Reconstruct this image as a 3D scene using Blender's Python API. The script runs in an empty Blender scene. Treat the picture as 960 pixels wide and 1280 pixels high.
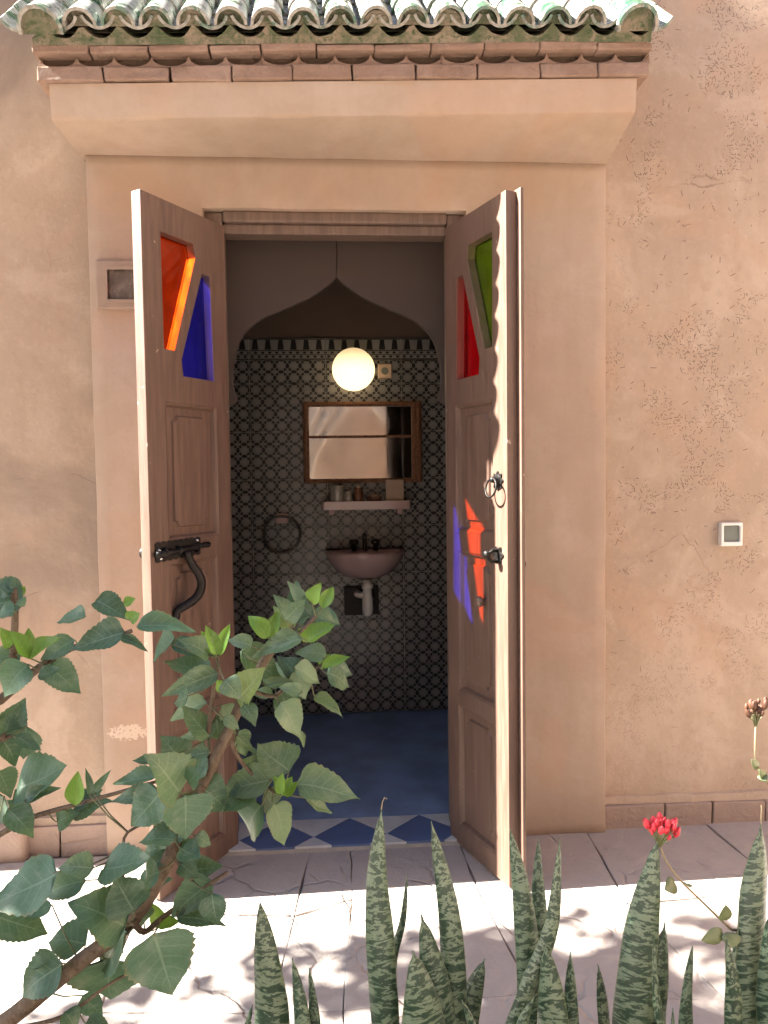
import bpy, bmesh, math, random
from mathutils import Vector, Matrix, noise
R = math.radians
random.seed(11)
sc = bpy.context.scene
col = sc.collection

# ------------------------------------------------------------------ camera
cam_d = bpy.data.cameras.new('camera'); cam = bpy.data.objects.new('camera', cam_d); col.objects.link(cam)
cam_d.sensor_fit = 'VERTICAL'; cam_d.sensor_height = 24.0; cam_d.lens = 24.0 * 935.5 / 1280
cam_d.clip_start = 0.05; cam_d.clip_end = 500
YAW, PITCH, ROLL = 0.0710, 0.0478, -0.0132
fw = Vector((math.sin(YAW)*math.cos(PITCH), math.cos(YAW)*math.cos(PITCH), -math.sin(PITCH)))
r0 = Vector((math.cos(YAW), -math.sin(YAW), 0)); u0 = r0.cross(fw)
rt = math.cos(ROLL)*r0 + math.sin(ROLL)*u0; up = -math.sin(ROLL)*r0 + math.cos(ROLL)*u0
M = Matrix((rt, up, -fw)).transposed().to_4x4(); M.translation = (0, -2.66, 1.3314)
cam.matrix_world = M
sc.camera = cam
sc.render.resolution_x, sc.render.resolution_y = 768, 1024

# ------------------------------------------------------------------ sky, sun, exposure
SUN_EL, SUN_AZ = 42.0, -1.6          # sun stands to the left, almost in the plane of the wall
w = bpy.data.worlds.new('World'); sc.world = w; w.use_nodes = True
wn = w.node_tree.nodes; wl = w.node_tree.links
sky = wn.new('ShaderNodeTexSky'); sky.sky_type = 'NISHITA'; sky.sun_disc = False
sky.sun_elevation = R(SUN_EL); sky.sun_rotation = R(270 + SUN_AZ); sky.altitude = 400; sky.dust_density = 1.5
bg = wn['Background']; bg.inputs['Strength'].default_value = 0.05
wl.new(sky.outputs[0], bg.inputs[0])
sun_d = bpy.data.lights.new('sun', 'SUN'); sun = bpy.data.objects.new('sun', sun_d); col.objects.link(sun)
sun_d.energy = 5.0; sun_d.angle = R(0.53); sun_d.color = (1.0, 0.95, 0.86)
to_sun = Vector((-math.cos(R(SUN_EL))*math.cos(R(SUN_AZ)), math.cos(R(SUN_EL))*math.sin(R(SUN_AZ)), math.sin(R(SUN_EL))))
sun.rotation_euler = to_sun.to_track_quat('Z', 'Y').to_euler(); sun.location = (-6, -1, 7)
vs = sc.view_settings
sc.display_settings.display_device = 'sRGB'
vs.view_transform = 'Standard'; vs.look = 'None'; vs.gamma = 1.0; vs.use_curve_mapping = False
vs.exposure = 3.35
sc.cycles.use_denoising = True
sc.cycles.use_adaptive_sampling = True; sc.cycles.adaptive_threshold = .02
sc.cycles.max_bounces = 8; sc.cycles.diffuse_bounces = 5; sc.cycles.transparent_max_bounces = 12
sc.cycles.caustics_reflective = False; sc.cycles.caustics_refractive = False

# ------------------------------------------------------------------ material helpers
class NT:
    def __init__(s, name):
        s.m = bpy.data.materials.new(name); s.m.use_nodes = True; s.t = s.m.node_tree
        s.n = s.t.nodes; s.l = s.t.links; s.out = s.n['Material Output']; s.p = s.n['Principled BSDF']
    def put(s, sock, v):
        if isinstance(v, (int, float)): sock.default_value = v
        elif isinstance(v, (tuple, list)):
            sock.default_value = (*v, 1.0) if len(v) == 3 and sock.type == 'RGBA' else v
        else: s.l.new(v, sock)
    def math(s, op, a, b=0.0, c=0.0, clamp=False):
        n = s.n.new('ShaderNodeMath'); n.operation = op; n.use_clamp = clamp
        for i, v in enumerate((a, b, c)): s.put(n.inputs[i], v)
        return n.outputs[0]
    def mul(s, a, b): return s.math('MULTIPLY', a, b)
    def add(s, a, b): return s.math('ADD', a, b)
    def sub(s, a, b): return s.math('SUBTRACT', a, b)
    def lt(s, a, b): return s.math('LESS_THAN', a, b)
    def gt(s, a, b): return s.math('GREATER_THAN', a, b)
    def ab(s, a): return s.math('ABSOLUTE', a)
    def mx(s, a, b): return s.math('MAXIMUM', a, b)
    def map(s, v, a, b, c=0.0, d=1.0):
        n = s.n.new('ShaderNodeMapRange'); n.interpolation_type = 'SMOOTHSTEP'
        for i, x in enumerate((v, a, b, c, d)): s.put(n.inputs[i], x)
        return n.outputs[0]
    def pos(s): return s.n.new('ShaderNodeNewGeometry').outputs['Position']
    def obj(s): return s.n.new('ShaderNodeTexCoord').outputs['Object']
    def uv(s): return s.n.new('ShaderNodeTexCoord').outputs['UV']
    def rnd(s): return s.n.new('ShaderNodeObjectInfo').outputs['Random']
    def xyz(s, v):
        n = s.n.new('ShaderNodeSeparateXYZ'); s.put(n.inputs[0], v); return n.outputs
    def comb(s, x, y, z):
        n = s.n.new('ShaderNodeCombineXYZ')
        for i, v in enumerate((x, y, z)): s.put(n.inputs[i], v)
        return n.outputs[0]
    def vmul(s, v, k):
        n = s.n.new('ShaderNodeVectorMath'); n.operation = 'MULTIPLY'; s.put(n.inputs[0], v); s.put(n.inputs[1], k); return n.outputs[0]
    def vadd(s, v, k):
        n = s.n.new('ShaderNodeVectorMath'); n.operation = 'ADD'; s.put(n.inputs[0], v); s.put(n.inputs[1], k); return n.outputs[0]
    def noise(s, v, sc_, det=4, rough=.55, dist=0.0):
        n = s.n.new('ShaderNodeTexNoise'); s.put(n.inputs['Vector'], v); n.inputs['Scale'].default_value = sc_
        n.inputs['Detail'].default_value = det; n.inputs['Roughness'].default_value = rough; n.inputs['Distortion'].default_value = dist
        return n.outputs[0]
    def vor(s, v, sc_, feature='F1'):
        n = s.n.new('ShaderNodeTexVoronoi'); n.feature = feature; s.put(n.inputs['Vector'], v); n.inputs['Scale'].default_value = sc_
        return n.outputs
    def mix(s, f, a, b, mode='MIX'):
        n = s.n.new('ShaderNodeMix'); n.data_type = 'RGBA'; n.blend_type = mode
        s.put(n.inputs[0], f); s.put(n.inputs[6], a); s.put(n.inputs[7], b); return n.outputs[2]
    def bump(s, h, strength=.5, dist=.01, normal=None):
        n = s.n.new('ShaderNodeBump'); n.inputs['Strength'].default_value = strength; n.inputs['Distance'].default_value = dist
        s.put(n.inputs['Height'], h)
        if normal is not None: s.l.new(normal, n.inputs['Normal'])
        s.l.new(n.outputs[0], s.p.inputs['Normal']); return n.outputs[0]
    def set(s, **k):
        for a, v in k.items():
            s.put(s.p.inputs[{'col': 'Base Color', 'rough': 'Roughness', 'metal': 'Metallic', 'spec': 'Specular IOR Level', 'coat': 'Coat Weight', 'sss': 'Subsurface Weight', 'ec': 'Emission Color', 'es': 'Emission Strength'}[a]], v)
        return s.m

def mat_simple(name, c, rough=.5, metal=0.0, var=.12, sc_=12, bump=0.0, spec=.5):
    t = NT(name); p = t.obj()
    n = t.noise(p, sc_, 5)
    cc = t.mix(t.map(n, .3, .7), tuple(x*(1-var) for x in c), tuple(min(1, x*(1+var)) for x in c))
    t.set(col=cc, rough=t.map(n, .2, .8, max(0.02, rough-.08), min(1, rough+.08)), metal=metal, spec=spec)
    if bump: t.bump(t.noise(p, sc_*5, 4), bump, .004)
    return t.m

def dashes(t, p, S, L, W, thr):
    """short straw-like flecks lying in the wall plane (x, z), each turned its own way"""
    o = t.xyz(p); q = t.vmul(t.comb(o[0], 0.0, o[2]), (S, S, S))
    v = t.vor(q, 1.0); d = t.vadd(q, t.vmul(v['Position'], (-1, -1, -1))); d = t.xyz(d)
    c = t.n.new('ShaderNodeSeparateColor'); t.l.new(v['Color'], c.inputs[0]); c = c.outputs
    a = t.mul(c[0], 6.28); ca, sa = t.math('COSINE', a), t.math('SINE', a)
    u = t.add(t.mul(d[0], ca), t.mul(d[2], sa)); vv = t.sub(t.mul(d[2], ca), t.mul(d[0], sa))
    vv = t.add(vv, t.mul(t.mul(u, u), .22))
    m = t.mul(t.lt(t.ab(u), t.mul(t.add(c[1], .25), L*S)), t.lt(t.ab(vv), W*S))
    return t.mul(m, t.gt(c[2], thr))

def mat_wall(name, base, dark, fleck, cracks, patch=False):
    t = NT(name); p = t.pos(); o = t.xyz(p)
    big = t.noise(p, 1.3, 5, .55, .4); mid = t.noise(p, 5.0, 6, .6); fine = t.noise(p, 60, 5, .6); streak = t.noise(t.vmul(p, (9, 9, 1.3)), 1.5, 4)
    c = t.mix(t.map(big, .35, .65), dark, base)
    c = t.mix(t.mul(t.map(mid, .45, .72), .55), c, tuple(x*k for x, k in zip(base, (1.12, 1.14, 1.2))))
    c = t.mix(t.mul(t.map(streak, .42, .7), .35), c, tuple(x*k for x, k in zip(base, (.84, .8, .78))))
    rose = t.map(t.noise(t.vadd(p, (3.1, 0, 1.7)), 2.2, 4, .5, .6), .5, .66)
    c = t.mix(t.mul(rose, .4), c, tuple(x*k for x, k in zip(base, (1.1, .93, .84))))
    grit = t.noise(p, 24, 6, .7, .3); pale = t.map(t.noise(t.vadd(p, (6.2, 1, 3.3)), 3.1, 6, .62, .8), .5, .62)
    c = t.mix(t.mul(pale, .45 if fleck else .22), c, tuple(x*k for x, k in zip(base, (1.16, 1.2, 1.26))))
    c = t.mix(t.mul(t.map(grit, .5, .72), .35 if fleck else .2), c, tuple(x*.74 for x in base))
    c = t.mix(t.mul(t.map(fine, .52, .75), .3 if fleck else .12), c, tuple(x*1.25 for x in base))
    if fleck:
        stain_dim = t.map(t.noise(t.vadd(t.vmul(p, (1, 1, .7)), (2.2, 0, 5.1)), 1.4, 6, .6, .7), .42, .60)
        c = t.mix(t.mul(t.mul(stain_dim, t.map(o[0], -.3, -.9)), .8), c, tuple(x*k for x, k in zip(base, (.62, .62, .64))))  # patchy stain that also darkens the left wall in place of dimmer light
    h = t.add(t.mul(big, 1.2), t.add(t.mul(mid, .5), t.add(t.mul(fine, .2), t.mul(grit, .3))))
    if fleck:
        side = t.map(o[0], .7, 1.15, .12, 1.0)
        hi = t.map(o[2], .2, 1.1, .35, 1.0)
        cl = t.map(t.noise(t.vadd(p, (7, 0, 2)), 5.0, 5, .65), .52, .60)
        f1 = dashes(t, p, 44, .008, .0013, .25); f2 = dashes(t, t.vadd(p, (5.3, 0, 9.1)), 66, .006, .0012, .30); f3 = dashes(t, t.vadd(p, (1.3, 0, 4.1)), 17, .010, .0014, .62)
        f = t.mul(t.mul(t.mx(t.mul(t.mx(f1, f2), cl), f3), side), hi)
        f = t.mul(f, .68*fleck)
        c = t.mix(f, c, (.075, .052, .04)); h = t.sub(h, t.mul(f, .35))
    if cracks:
        wv = t.vadd(p, t.vmul(t.comb(t.noise(p, 6, 4), 0.0, t.noise(t.vadd(p, (3, 3, 3)), 6, 4)), (.12, .12, .12)))
        e = t.vor(wv, 2.1, 'DISTANCE_TO_EDGE')['Distance']
        k = t.mul(t.lt(e, .0035), t.map(t.noise(t.vadd(p, (1, 8, 4)), 2.7, 3), .55, .64))
        c = t.mix(t.mul(k, cracks), c, (.12, .08, .06)); h = t.sub(h, t.mul(k, .5))
        low = t.map(o[2], .75, .05)      # damp-worn plaster towards the foot of the wall
        wn_ = t.mul(t.map(t.noise(t.vadd(p, (2, 5, 1)), 9, 6, .65), .55, .7), low)
        c = t.mix(t.mul(wn_, .45), c, tuple(x*k2 for x, k2 in zip(base, (1.1, 1.12, 1.12)))); h = t.add(h, t.mul(wn_, .25))
    if patch:
        dx = t.mul(t.sub(o[0], -.725), 1/.075); dz = t.mul(t.sub(o[2], .44), 1/.03)
        rr = t.add(t.mul(dx, dx), t.mul(dz, dz))
        pm = t.mul(t.lt(rr, 1.0), t.gt(t.noise(p, 95, 3), t.add(.36, t.mul(rr, .2))))
        c = t.mix(t.mul(pm, .7), c, (.62, .53, .43))
    t.set(col=c, rough=.9, spec=.2); t.bump(h, .5 if fleck else .22, .012)
    return t.m

def mat_paint(name, c):
    t = NT(name); p = t.obj()
    g = t.noise(t.vmul(p, (30, 30, 2.0)), 2.2, 5, .6); b = t.noise(p, 4, 4)
    cc = t.mix(t.map(g, .35, .7), tuple(x*.78 for x in c), tuple(x*1.14 for x in c))
    cc = t.mix(t.mul(t.map(b, .5, .75), .35), cc, tuple(x*k for x, k in zip(c, (1.15, 1.12, 1.1))))
    ch = t.mul(t.gt(t.noise(p, 38, 4, .6), .69), t.gt(t.noise(p, 3.1, 3), .52))
    cc = t.mix(t.mul(ch, .7), cc, (.42, .33, .26))
    t.set(col=cc, rough=t.map(g, .3, .7, .42, .56), spec=.45); t.bump(t.add(g, t.mul(ch, -.6)), .25, .004)
    return t.m

def mat_glass(name, c, fac=.07):
    t = NT(name); tr = t.n.new('ShaderNodeBsdfTransparent'); gl = t.n.new('ShaderNodeBsdfGlossy'); mx = t.n.new('ShaderNodeMixShader')
    nz = t.noise(t.obj(), 14, 3)
    t.put(tr.inputs[0], t.mix(t.map(nz, .3, .7), tuple(x*.88 for x in c), c)); gl.inputs['Roughness'].default_value = .03
    mx.inputs[0].default_value = fac; t.l.new(tr.outputs[0], mx.inputs[1]); t.l.new(gl.outputs[0], mx.inputs[2]); t.l.new(mx.outputs[0], t.out.inputs[0])
    return t.m

def mat_leaf(name, c1, c2, vein, trans=.25):
    t = NT(name); uv = t.xyz(t.uv()); u = t.ab(t.sub(t.mul(uv[0], 2.0), 1.0)); v = uv[1]; rn = t.rnd()
    c = t.mix(rn, tuple(x*.8 for x in c1), tuple(x*1.25 for x in c2))
    nz = t.noise(t.vadd(t.obj(), t.comb(t.mul(rn, 20), 0.0, 0.0)), 5, 5)
    c = t.mix(t.mul(t.map(nz, .4, .75), .4), c, tuple(x*1.35 for x in c2))
    fr = t.math('FRACT', t.mul(t.sub(v, t.mul(u, .22)), 6.5))
    sv = t.lt(t.ab(t.sub(fr, .5)), t.math('MULTIPLY_ADD', u, -.05, .075)); mid = t.lt(u, t.math('MULTIPLY_ADD', v, -.03, .05))
    vm = t.mx(t.mul(sv, .55), mid)
    tv = t.vor(t.comb(t.mul(uv[0], 9), t.mul(v, 12), 0.0), 1.0, 'DISTANCE_TO_EDGE')['Distance']
    vm = t.mx(vm, t.mul(t.lt(tv, .05), .22))
    c = t.mix(t.mul(vm, .7), c, vein)
    edge = t.mul(t.mul(t.map(u, .86, 1.0), t.map(nz, .45, .6)), t.gt(rn, .35)); c = t.mix(t.mul(edge, .6), c, (.20, .15, .06))
    dust = t.map(t.noise(t.vadd(t.obj(), t.comb(0.0, t.mul(rn, 31), 0.0)), 2.2, 4), .52, .75); c = t.mix(t.mul(dust, .3), c, (.26, .29, .24))
    spot = t.gt(t.noise(t.obj(), 70, 2), .73)
    c = t.mix(t.mul(spot, .4), c, (.45, .48, .4))
    t.set(col=c, rough=.48, spec=.45)
    t.bump(t.add(t.mul(vm, -.6), t.mul(nz, .4)), .2, .02)
    tl = t.n.new('ShaderNodeBsdfTranslucent'); ms = t.n.new('ShaderNodeMixShader'); ms.inputs[0].default_value = trans
    t.l.new(t.mix(.5, c, (.25, .42, .04)), tl.inputs[0]); t.l.new(t.p.outputs[0], ms.inputs[1]); t.l.new(tl.outputs[0], ms.inputs[2]); t.l.new(ms.outputs[0], t.out.inputs[0])
    return t.m

def mat_blade():
    t = NT('snake_leaf'); uv = t.xyz(t.uv()); x, y = uv[0], uv[1]; rn = t.rnd()
    off = t.mul(rn, 30)
    q = t.comb(t.mul(x, .5), t.add(t.mul(y, 22.0), off), off)
    n1 = t.noise(q, 2.6, 5, .65, .3)
    n2 = t.noise(t.comb(t.mul(x, 1.5), t.add(t.mul(y, 55), off), 2.0), 1.5, 5, .7)
    s = t.math('SINE', t.add(t.mul(y, 210), t.add(t.mul(n1, 26), t.mul(t.ab(t.sub(x, .5)), 5.0))))
    band = t.map(t.add(t.mul(s, .26), t.add(t.mul(n2, .9), t.mul(n1, .35))), .52, .78)
    c = t.mix(band, (.020, .050, .028), t.mix(rn, (.12, .185, .12), (.165, .22, .145)))
    c = t.mix(t.mul(t.gt(t.ab(t.sub(x, .5)), .475), .6), c, (.16, .19, .09))
    tipd = t.map(y, .92, 1.0); c = t.mix(t.mul(t.gt(rn, .4), t.mul(t.map(t.xyz(t.obj())[2], 5, 6), tipd)), c, (.2, .15, .09))
    t.set(col=c, rough=.38, spec=.5); t.bump(t.noise(t.comb(t.mul(x, 14), t.mul(y, 3), off), 2, 3), .25, .004)
    return t.m

def mat_bathtile(w, h, border=False):
    t = NT('border_tile' if border else 'patterned_tile'); o = t.xyz(t.obj()); p = t.obj(); x, z = o[0], o[2]; rn = t.rnd()
    light = t.mix(t.map(t.noise(p, 9, 3), .3, .7), (.205, .203, .197), (.26, .255, .245)); dark = (.012, .012, .016)
    if not border:
        u = t.sub(t.math('FRACT', t.add(t.mul(x, 6/w), 100.0)), .5); v = t.sub(t.math('FRACT', t.add(t.mul(z, 4/h), 100.0)), .5)
        a, b = t.ab(u), t.ab(v)
        def ell(cx, cy, rx, ry):
            dx = t.mul(t.sub(a, cx), 1/rx); dy = t.mul(t.sub(b, cy), 1/ry)
            return t.lt(t.add(t.mul(dx, dx), t.mul(dy, dy)), 1.0)
        m = t.mx(ell(.5, 0, .14, .22), ell(0, .5, .22, .14))
        m = t.mx(m, t.mx(ell(.31, .27, .09, .09), ell(.27, .36, .07, .07)))
        m = t.mx(m, ell(.41, .31, .05, .05))
        ln = t.mul(t.lt(t.ab(t.sub(t.add(a, b), .47)), .018), .5)
        ring = t.mul(t.lt(t.ab(t.sub(t.math('SQRT', t.add(t.mul(a, a), t.mul(b, b))), .26)), .014), .35)
        star = t.mul(t.lt(t.ab(t.sub(a, b)), .016), t.mul(t.gt(a, .3), .45))
        m = t.mx(m, t.mx(ln, t.mx(ring, star)))
    else:
        u = t.ab(t.sub(t.math('FRACT', t.add(t.mul(x, 6/w), 100.0)), .5)); zz = t.add(t.mul(z, 1/h), .5)
        mer = t.mul(t.lt(u, t.math('MULTIPLY_ADD', zz, -.22, .36)), t.mul(t.gt(zz, .47), t.lt(zz, .92)))
        l1 = t.lt(t.ab(t.sub(zz, .95)), .02); l2 = t.lt(t.ab(t.sub(zz, .43)), .02); l3 = t.lt(t.ab(t.sub(zz, .245)), .014); l4 = t.lt(zz, .07)
        u2 = t.ab(t.sub(t.math('FRACT', t.add(t.mul(x, 11/w), 100.0)), .5)); u3 = t.sub(.5, u2)
        dd = t.lt(t.add(t.math('POWER', t.mul(u2, 4.2), 2.0), t.math('POWER', t.mul(t.sub(zz, .335), 19), 2.0)), 1.0)
        d2 = t.lt(t.add(t.math('POWER', t.mul(u3, 4.2), 2.0), t.math('POWER', t.mul(t.sub(zz, .155), 19), 2.0)), 1.0)
        m = t.mx(t.mx(t.mx(mer, l1), t.mx(l2, l3)), t.mx(l4, t.mx(dd, d2)))
    c = t.mix(m, light, dark)
    t.set(col=c, rough=.28, spec=.5); t.bump(t.noise(p, 30, 3), .08, .003)
    return t.m

def mat_stone(name, c, warm, sc_=1.0, lines=True):
    t = NT(name); p = t.pos(); rn = t.rnd()
    big = t.noise(p, 2.2*sc_, 5, .6, .5); mid = t.noise(p, 9*sc_, 6, .62, .3); fine = t.noise(p, 70, 5, .65)
    cc = t.mix(t.map(big, .35, .68), c, warm)
    cc = t.mix(t.mul(t.map(mid, .45, .75), .5), cc, tuple(x*.78 for x in c))
    cc = t.mix(t.mul(rn, .25), cc, tuple(x*.82 for x in warm))
    cc = t.mix(t.mul(t.map(fine, .5, .8), .3), cc, tuple(min(1, x*1.3) for x in c))
    h = t.add(t.mul(big, 1.0), t.add(t.mul(mid, .6), t.mul(fine, .12)))
    if lines:
        wv = t.vadd(p, t.vmul(t.comb(t.noise(p, 3, 4), t.noise(t.vadd(p, (4, 4, 4)), 3, 4), 0.0), (.25, .25, 0)))
        e = t.vor(wv, 3.6, 'DISTANCE_TO_EDGE')['Distance']
        k = t.mul(t.map(e, .03, .0), t.map(t.noise(t.vadd(p, (9, 1, 0)), 2.6, 3), .46, .56))
        cc = t.mix(t.mul(k, .16), cc, tuple(x*.5 for x in c)); h = t.sub(h, t.mul(k, .4))
    t.set(col=cc, rough=.85, spec=.25); t.bump(h, .7, .02)
    return t.m

def mat_glaze():
    t = NT('green_glaze'); p = t.obj(); rn = t.rnd(); pv = t.vadd(p, t.comb(t.mul(rn, 17), t.mul(rn, 5), 0.0))
    a = t.noise(pv, 16, 6, .65, .6); b = t.noise(pv, 45, 5, .6)
    c = t.mix(t.map(b, .3, .7), (.02, .07, .045), (.05, .13, .075))
    worn = t.map(t.add(a, t.mul(rn, .12)), .44, .58)
    c = t.mix(worn, c, t.mix(t.map(b, .35, .65), (.20, .19, .16), (.34, .33, .30)))
    t.set(col=c, rough=t.map(worn, 0, 1, .12, .6), spec=.6); t.bump(t.add(a, t.mul(b, .3)), .4, .004)
    return t.m

def mat_moss(name, c1, c2, c3):
    t = NT(name); p = t.pos()
    a = t.noise(p, 14, 6, .65, .5); b = t.noise(p, 70, 5, .65)
    c = t.mix(t.map(a, .38, .62), c1, c2); c = t.mix(t.map(b, .48, .7), c, c3)
    t.set(col=c, rough=.92, spec=.2); t.bump(t.add(a, t.mul(b, .4)), .8, .012)
    return t.m

MT = {}
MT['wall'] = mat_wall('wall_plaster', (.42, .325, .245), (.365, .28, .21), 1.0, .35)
MT['pilaster'] = mat_wall('surround_plaster', (.40, .31, .24), (.365, .28, .215), 0, 0, True)
MT['cornice'] = mat_wall('cornice_plaster', (.40, .315, .245), (.37, .285, .22), 0, 0)
MT['court'] = mat_wall('courtyard_plaster', (.40, .285, .205), (.33, .235, .17), 0, 0)
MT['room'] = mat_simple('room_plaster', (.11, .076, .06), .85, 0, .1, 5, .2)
MT['paint'] = mat_paint('door_paint', (.130, .079, .058))
MT['frame'] = mat_paint('frame_paint', (.16, .108, .082))
MT['board'] = mat_simple('arch_board', (.055, .038, .031), .75, 0, .1, 4, .15)
MT['orange'] = mat_glass('orange_glass', (.88, .27, .06)); MT['blue'] = mat_glass('blue_glass', (.17, .19, .93))
MT['green'] = mat_glass('green_glass', (.42, .64, .14)); MT['red'] = mat_glass('red_glass', (.86, .10, .16))
MT['iron'] = mat_simple('black_iron', (.016, .014, .013), .42, .6, .3, 60, .4)
MT['steel'] = mat_simple('bright_screw', (.6, .6, .58), .25, 1.0, .1)
MT['tile'] = mat_bathtile(.4115, .259); MT['btile'] = mat_bathtile(.4115, .118, True)
MT['grout'] = mat_simple('grout', (.34, .32, .29), .9, 0, .1, 30)
MT['bluefloor'] = mat_simple('blue_floor', (.20, .28, .43), .42, 0, .22, 6, .08)
MT['zblue'] = mat_simple('blue_cement_tile', (.085, .125, .24), .45, 0, .16, 10, .1)
MT['zwhite'] = mat_simple('white_cement_tile', (.50, .50, .49), .5, 0, .12, 10, .1)
MT['slab'] = mat_stone('stamped_paving', (.36, .32, .295), (.385, .335, .30))
MT['ground'] = mat_stone('joint_mortar', (.24, .20, .17), (.22, .18, .15), 1, False)
MT['skirt'] = mat_stone('skirting_stone', (.33, .25, .205), (.36, .27, .22), 1.6)
MT['brick'] = mat_stone('terracotta_brick', (.25, .165, .12), (.33, .235, .185), 3, False)
MT['glaze'] = mat_glaze()
MT['moss'] = mat_moss('mossy_mortar', (.10, .12, .07), (.24, .20, .15), (.05, .085, .04))
MT['ceramic'] = mat_simple('pink_ceramic', (.52, .37, .36), .14, 0, .05, 4, 0, .6)
MT['whitepl'] = mat_simple('white_plastic', (.72, .70, .66), .35, 0, .05)
MT['greypl'] = mat_simple('grey_plastic', (.13, .15, .13), .4, 0, .1)
MT['chrome'] = mat_simple('tap_metal', (.10, .09, .08), .3, 1.0, .1)
MT['mirror'] = mat_simple('mirror_glass', (.62, .61, .59), .02, 1.0, .01)
MT['gilt'] = mat_simple('carved_frame', (.20, .09, .045), .4, .15, .5, 70, .6)
MT['cream'] = mat_simple('cream_fabric', (.45, .37, .29), .9, 0, .06, 30, .2)
MT['tin'] = mat_simple('tin_grey', (.42, .40, .36), .35, .3, .25, 40)
MT['bottle'] = mat_simple('brown_bottle', (.16, .07, .04), .2, 0, .1)
MT['card'] = mat_simple('card_beige', (.50, .38, .29), .8, 0, .06)
MT['dkglass'] = mat_simple('dark_lamp_glass', (.12, .10, .085), .25, 0, .35, 25, .2)
MT['plfr'] = mat_simple('plaster_frame', (.30, .23, .175), .8, 0, .08, 20, .3)
MT['bark'] = mat_moss('bark', (.10, .075, .055), (.16, .125, .09), (.07, .05, .035))
MT['stalk'] = mat_simple('leaf_stalk', (.10, .11, .05), .5, 0, .2)
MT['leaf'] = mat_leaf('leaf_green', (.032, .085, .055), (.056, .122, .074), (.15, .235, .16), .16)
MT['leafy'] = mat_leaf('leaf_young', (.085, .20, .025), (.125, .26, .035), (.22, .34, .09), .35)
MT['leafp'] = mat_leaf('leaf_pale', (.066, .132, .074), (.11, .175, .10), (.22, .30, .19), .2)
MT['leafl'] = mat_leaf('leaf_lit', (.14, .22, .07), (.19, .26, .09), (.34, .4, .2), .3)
MT['treeleaf'] = mat_simple('tree_leaf', (.05, .11, .04), .5, 0, .3, 3)
MT['blade'] = mat_blade()
MT['petal'] = mat_simple('red_bud', (.55, .03, .05), .45, 0, .25, 60)
MT['budbrown'] = mat_simple('brown_bud', (.085, .035, .018), .55, 0, .35, 60)
MT['calyx'] = mat_simple('calyx', (.20, .22, .10), .5, 0, .2)
MT['fleaf'] = mat_simple('flower_leaf', (.15, .19, .09), .4, 0, .25, 20)
MT['fstem'] = mat_simple('flower_stem', (.27, .22, .13), .5, 0, .2)
MT['soil'] = mat_stone('soil', (.10, .075, .055), (.13, .09, .065), 3, False)
MT['woodknob'] = mat_paint('knob_paint', (.16, .105, .08))
gl = NT('lamp_glow'); gl.set(col=(.9, .85, .75), rough=.3, ec=(1.0, .70, .36), es=1.0)
gl.set(es=gl.map(gl.xyz(gl.obj())[2], -.02, .112, .24, .085)); MT['glow'] = gl.m

# ------------------------------------------------------------------ mesh helpers
def link(o, parent=None):
    col.objects.link(o)
    if parent is not None: o.parent = parent
    return o
def tag(o, label=None, cat=None, group=None, kind=None):
    for k, v in (('label', label), ('category', cat), ('group', group), ('kind', kind)):
        if v: o[k] = v
    return o
def empty(name, loc=(0, 0, 0), label=None, cat=None, group=None):
    o = bpy.data.objects.new(name, None); col.objects.link(o); o.location = loc; o.empty_display_size = .1
    return tag(o, label, cat, group)
def mk(name, bm, mat, parent=None, smooth=False, bevel=0, recalc=True):
    if recalc: bmesh.ops.recalc_face_normals(bm, faces=bm.faces)
    me = bpy.data.meshes.new(name); bm.to_mesh(me); bm.free()
    if isinstance(mat, str): mat = MT[mat]
    me.materials.append(mat)
    if smooth:
        me.shade_smooth()
    o = bpy.data.objects.new(name, me); link(o, parent)
    if bevel:
        b = o.modifiers.new('bevel', 'BEVEL'); b.width = bevel; b.segments = 2; b.limit_method = 'ANGLE'; b.angle_limit = R(40)
    return o
def inst(src, parent, mat=None):
    o = src.copy(); link(o, parent); return o
def bxm(bm, lo, hi, T=None):
    x0, y0, z0 = lo; x1, y1, z1 = hi
    vs_ = [bm.verts.new((x, y, z)) for x in (x0, x1) for y in (y0, y1) for z in (z0, z1)]
    for f in ((0, 1, 3, 2), (4, 6, 7, 5), (0, 4, 5, 1), (2, 3, 7, 6), (0, 2, 6, 4), (1, 5, 7, 3)): bm.faces.new([vs_[i] for i in f])
    return vs_
def box(name, lo, hi, mat, parent=None, bevel=.002, jit=0.0):
    bm = bmesh.new(); bxm(bm, lo, hi)
    if jit:
        for v in bm.verts: v.co += Vector((random.uniform(-jit, jit), random.uniform(-jit, jit), random.uniform(-jit, jit)))
    return mk(name, bm, mat, parent, bevel=bevel)
def prism(bm, loops, f0, f1):
    """loops: outer loop first, then holes, as (a, b) points; f0/f1 map (a, b) to the two faces"""
    t = bmesh.new(); vs_ = []
    for lp in loops:
        vv = [t.verts.new((a, b, 0)) for a, b in lp]; vs_.append(vv)
        for i in range(len(vv)): t.edges.new((vv[i], vv[(i+1) % len(vv)]))
    t.verts.index_update()
    bmesh.ops.triangle_fill(t, use_beauty=True, use_dissolve=False, edges=list(t.edges))
    t.verts.ensure_lookup_table(); t.verts.index_update()
    A = [bm.verts.new(f0(v.co.x, v.co.y)) for v in t.verts]; B = [bm.verts.new(f1(v.co.x, v.co.y)) for v in t.verts]
    for f in t.faces:
        ids = [v.index for v in f.verts]
        bm.faces.new([A[i] for i in ids]); bm.faces.new([B[i] for i in reversed(ids)])
    for vv in vs_:
        ids = [v.index for v in vv]
        for i in range(len(ids)):
            a, b = ids[i], ids[(i+1) % len(ids)]; bm.faces.new((A[a], A[b], B[b], B[a]))
    t.free()
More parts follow.
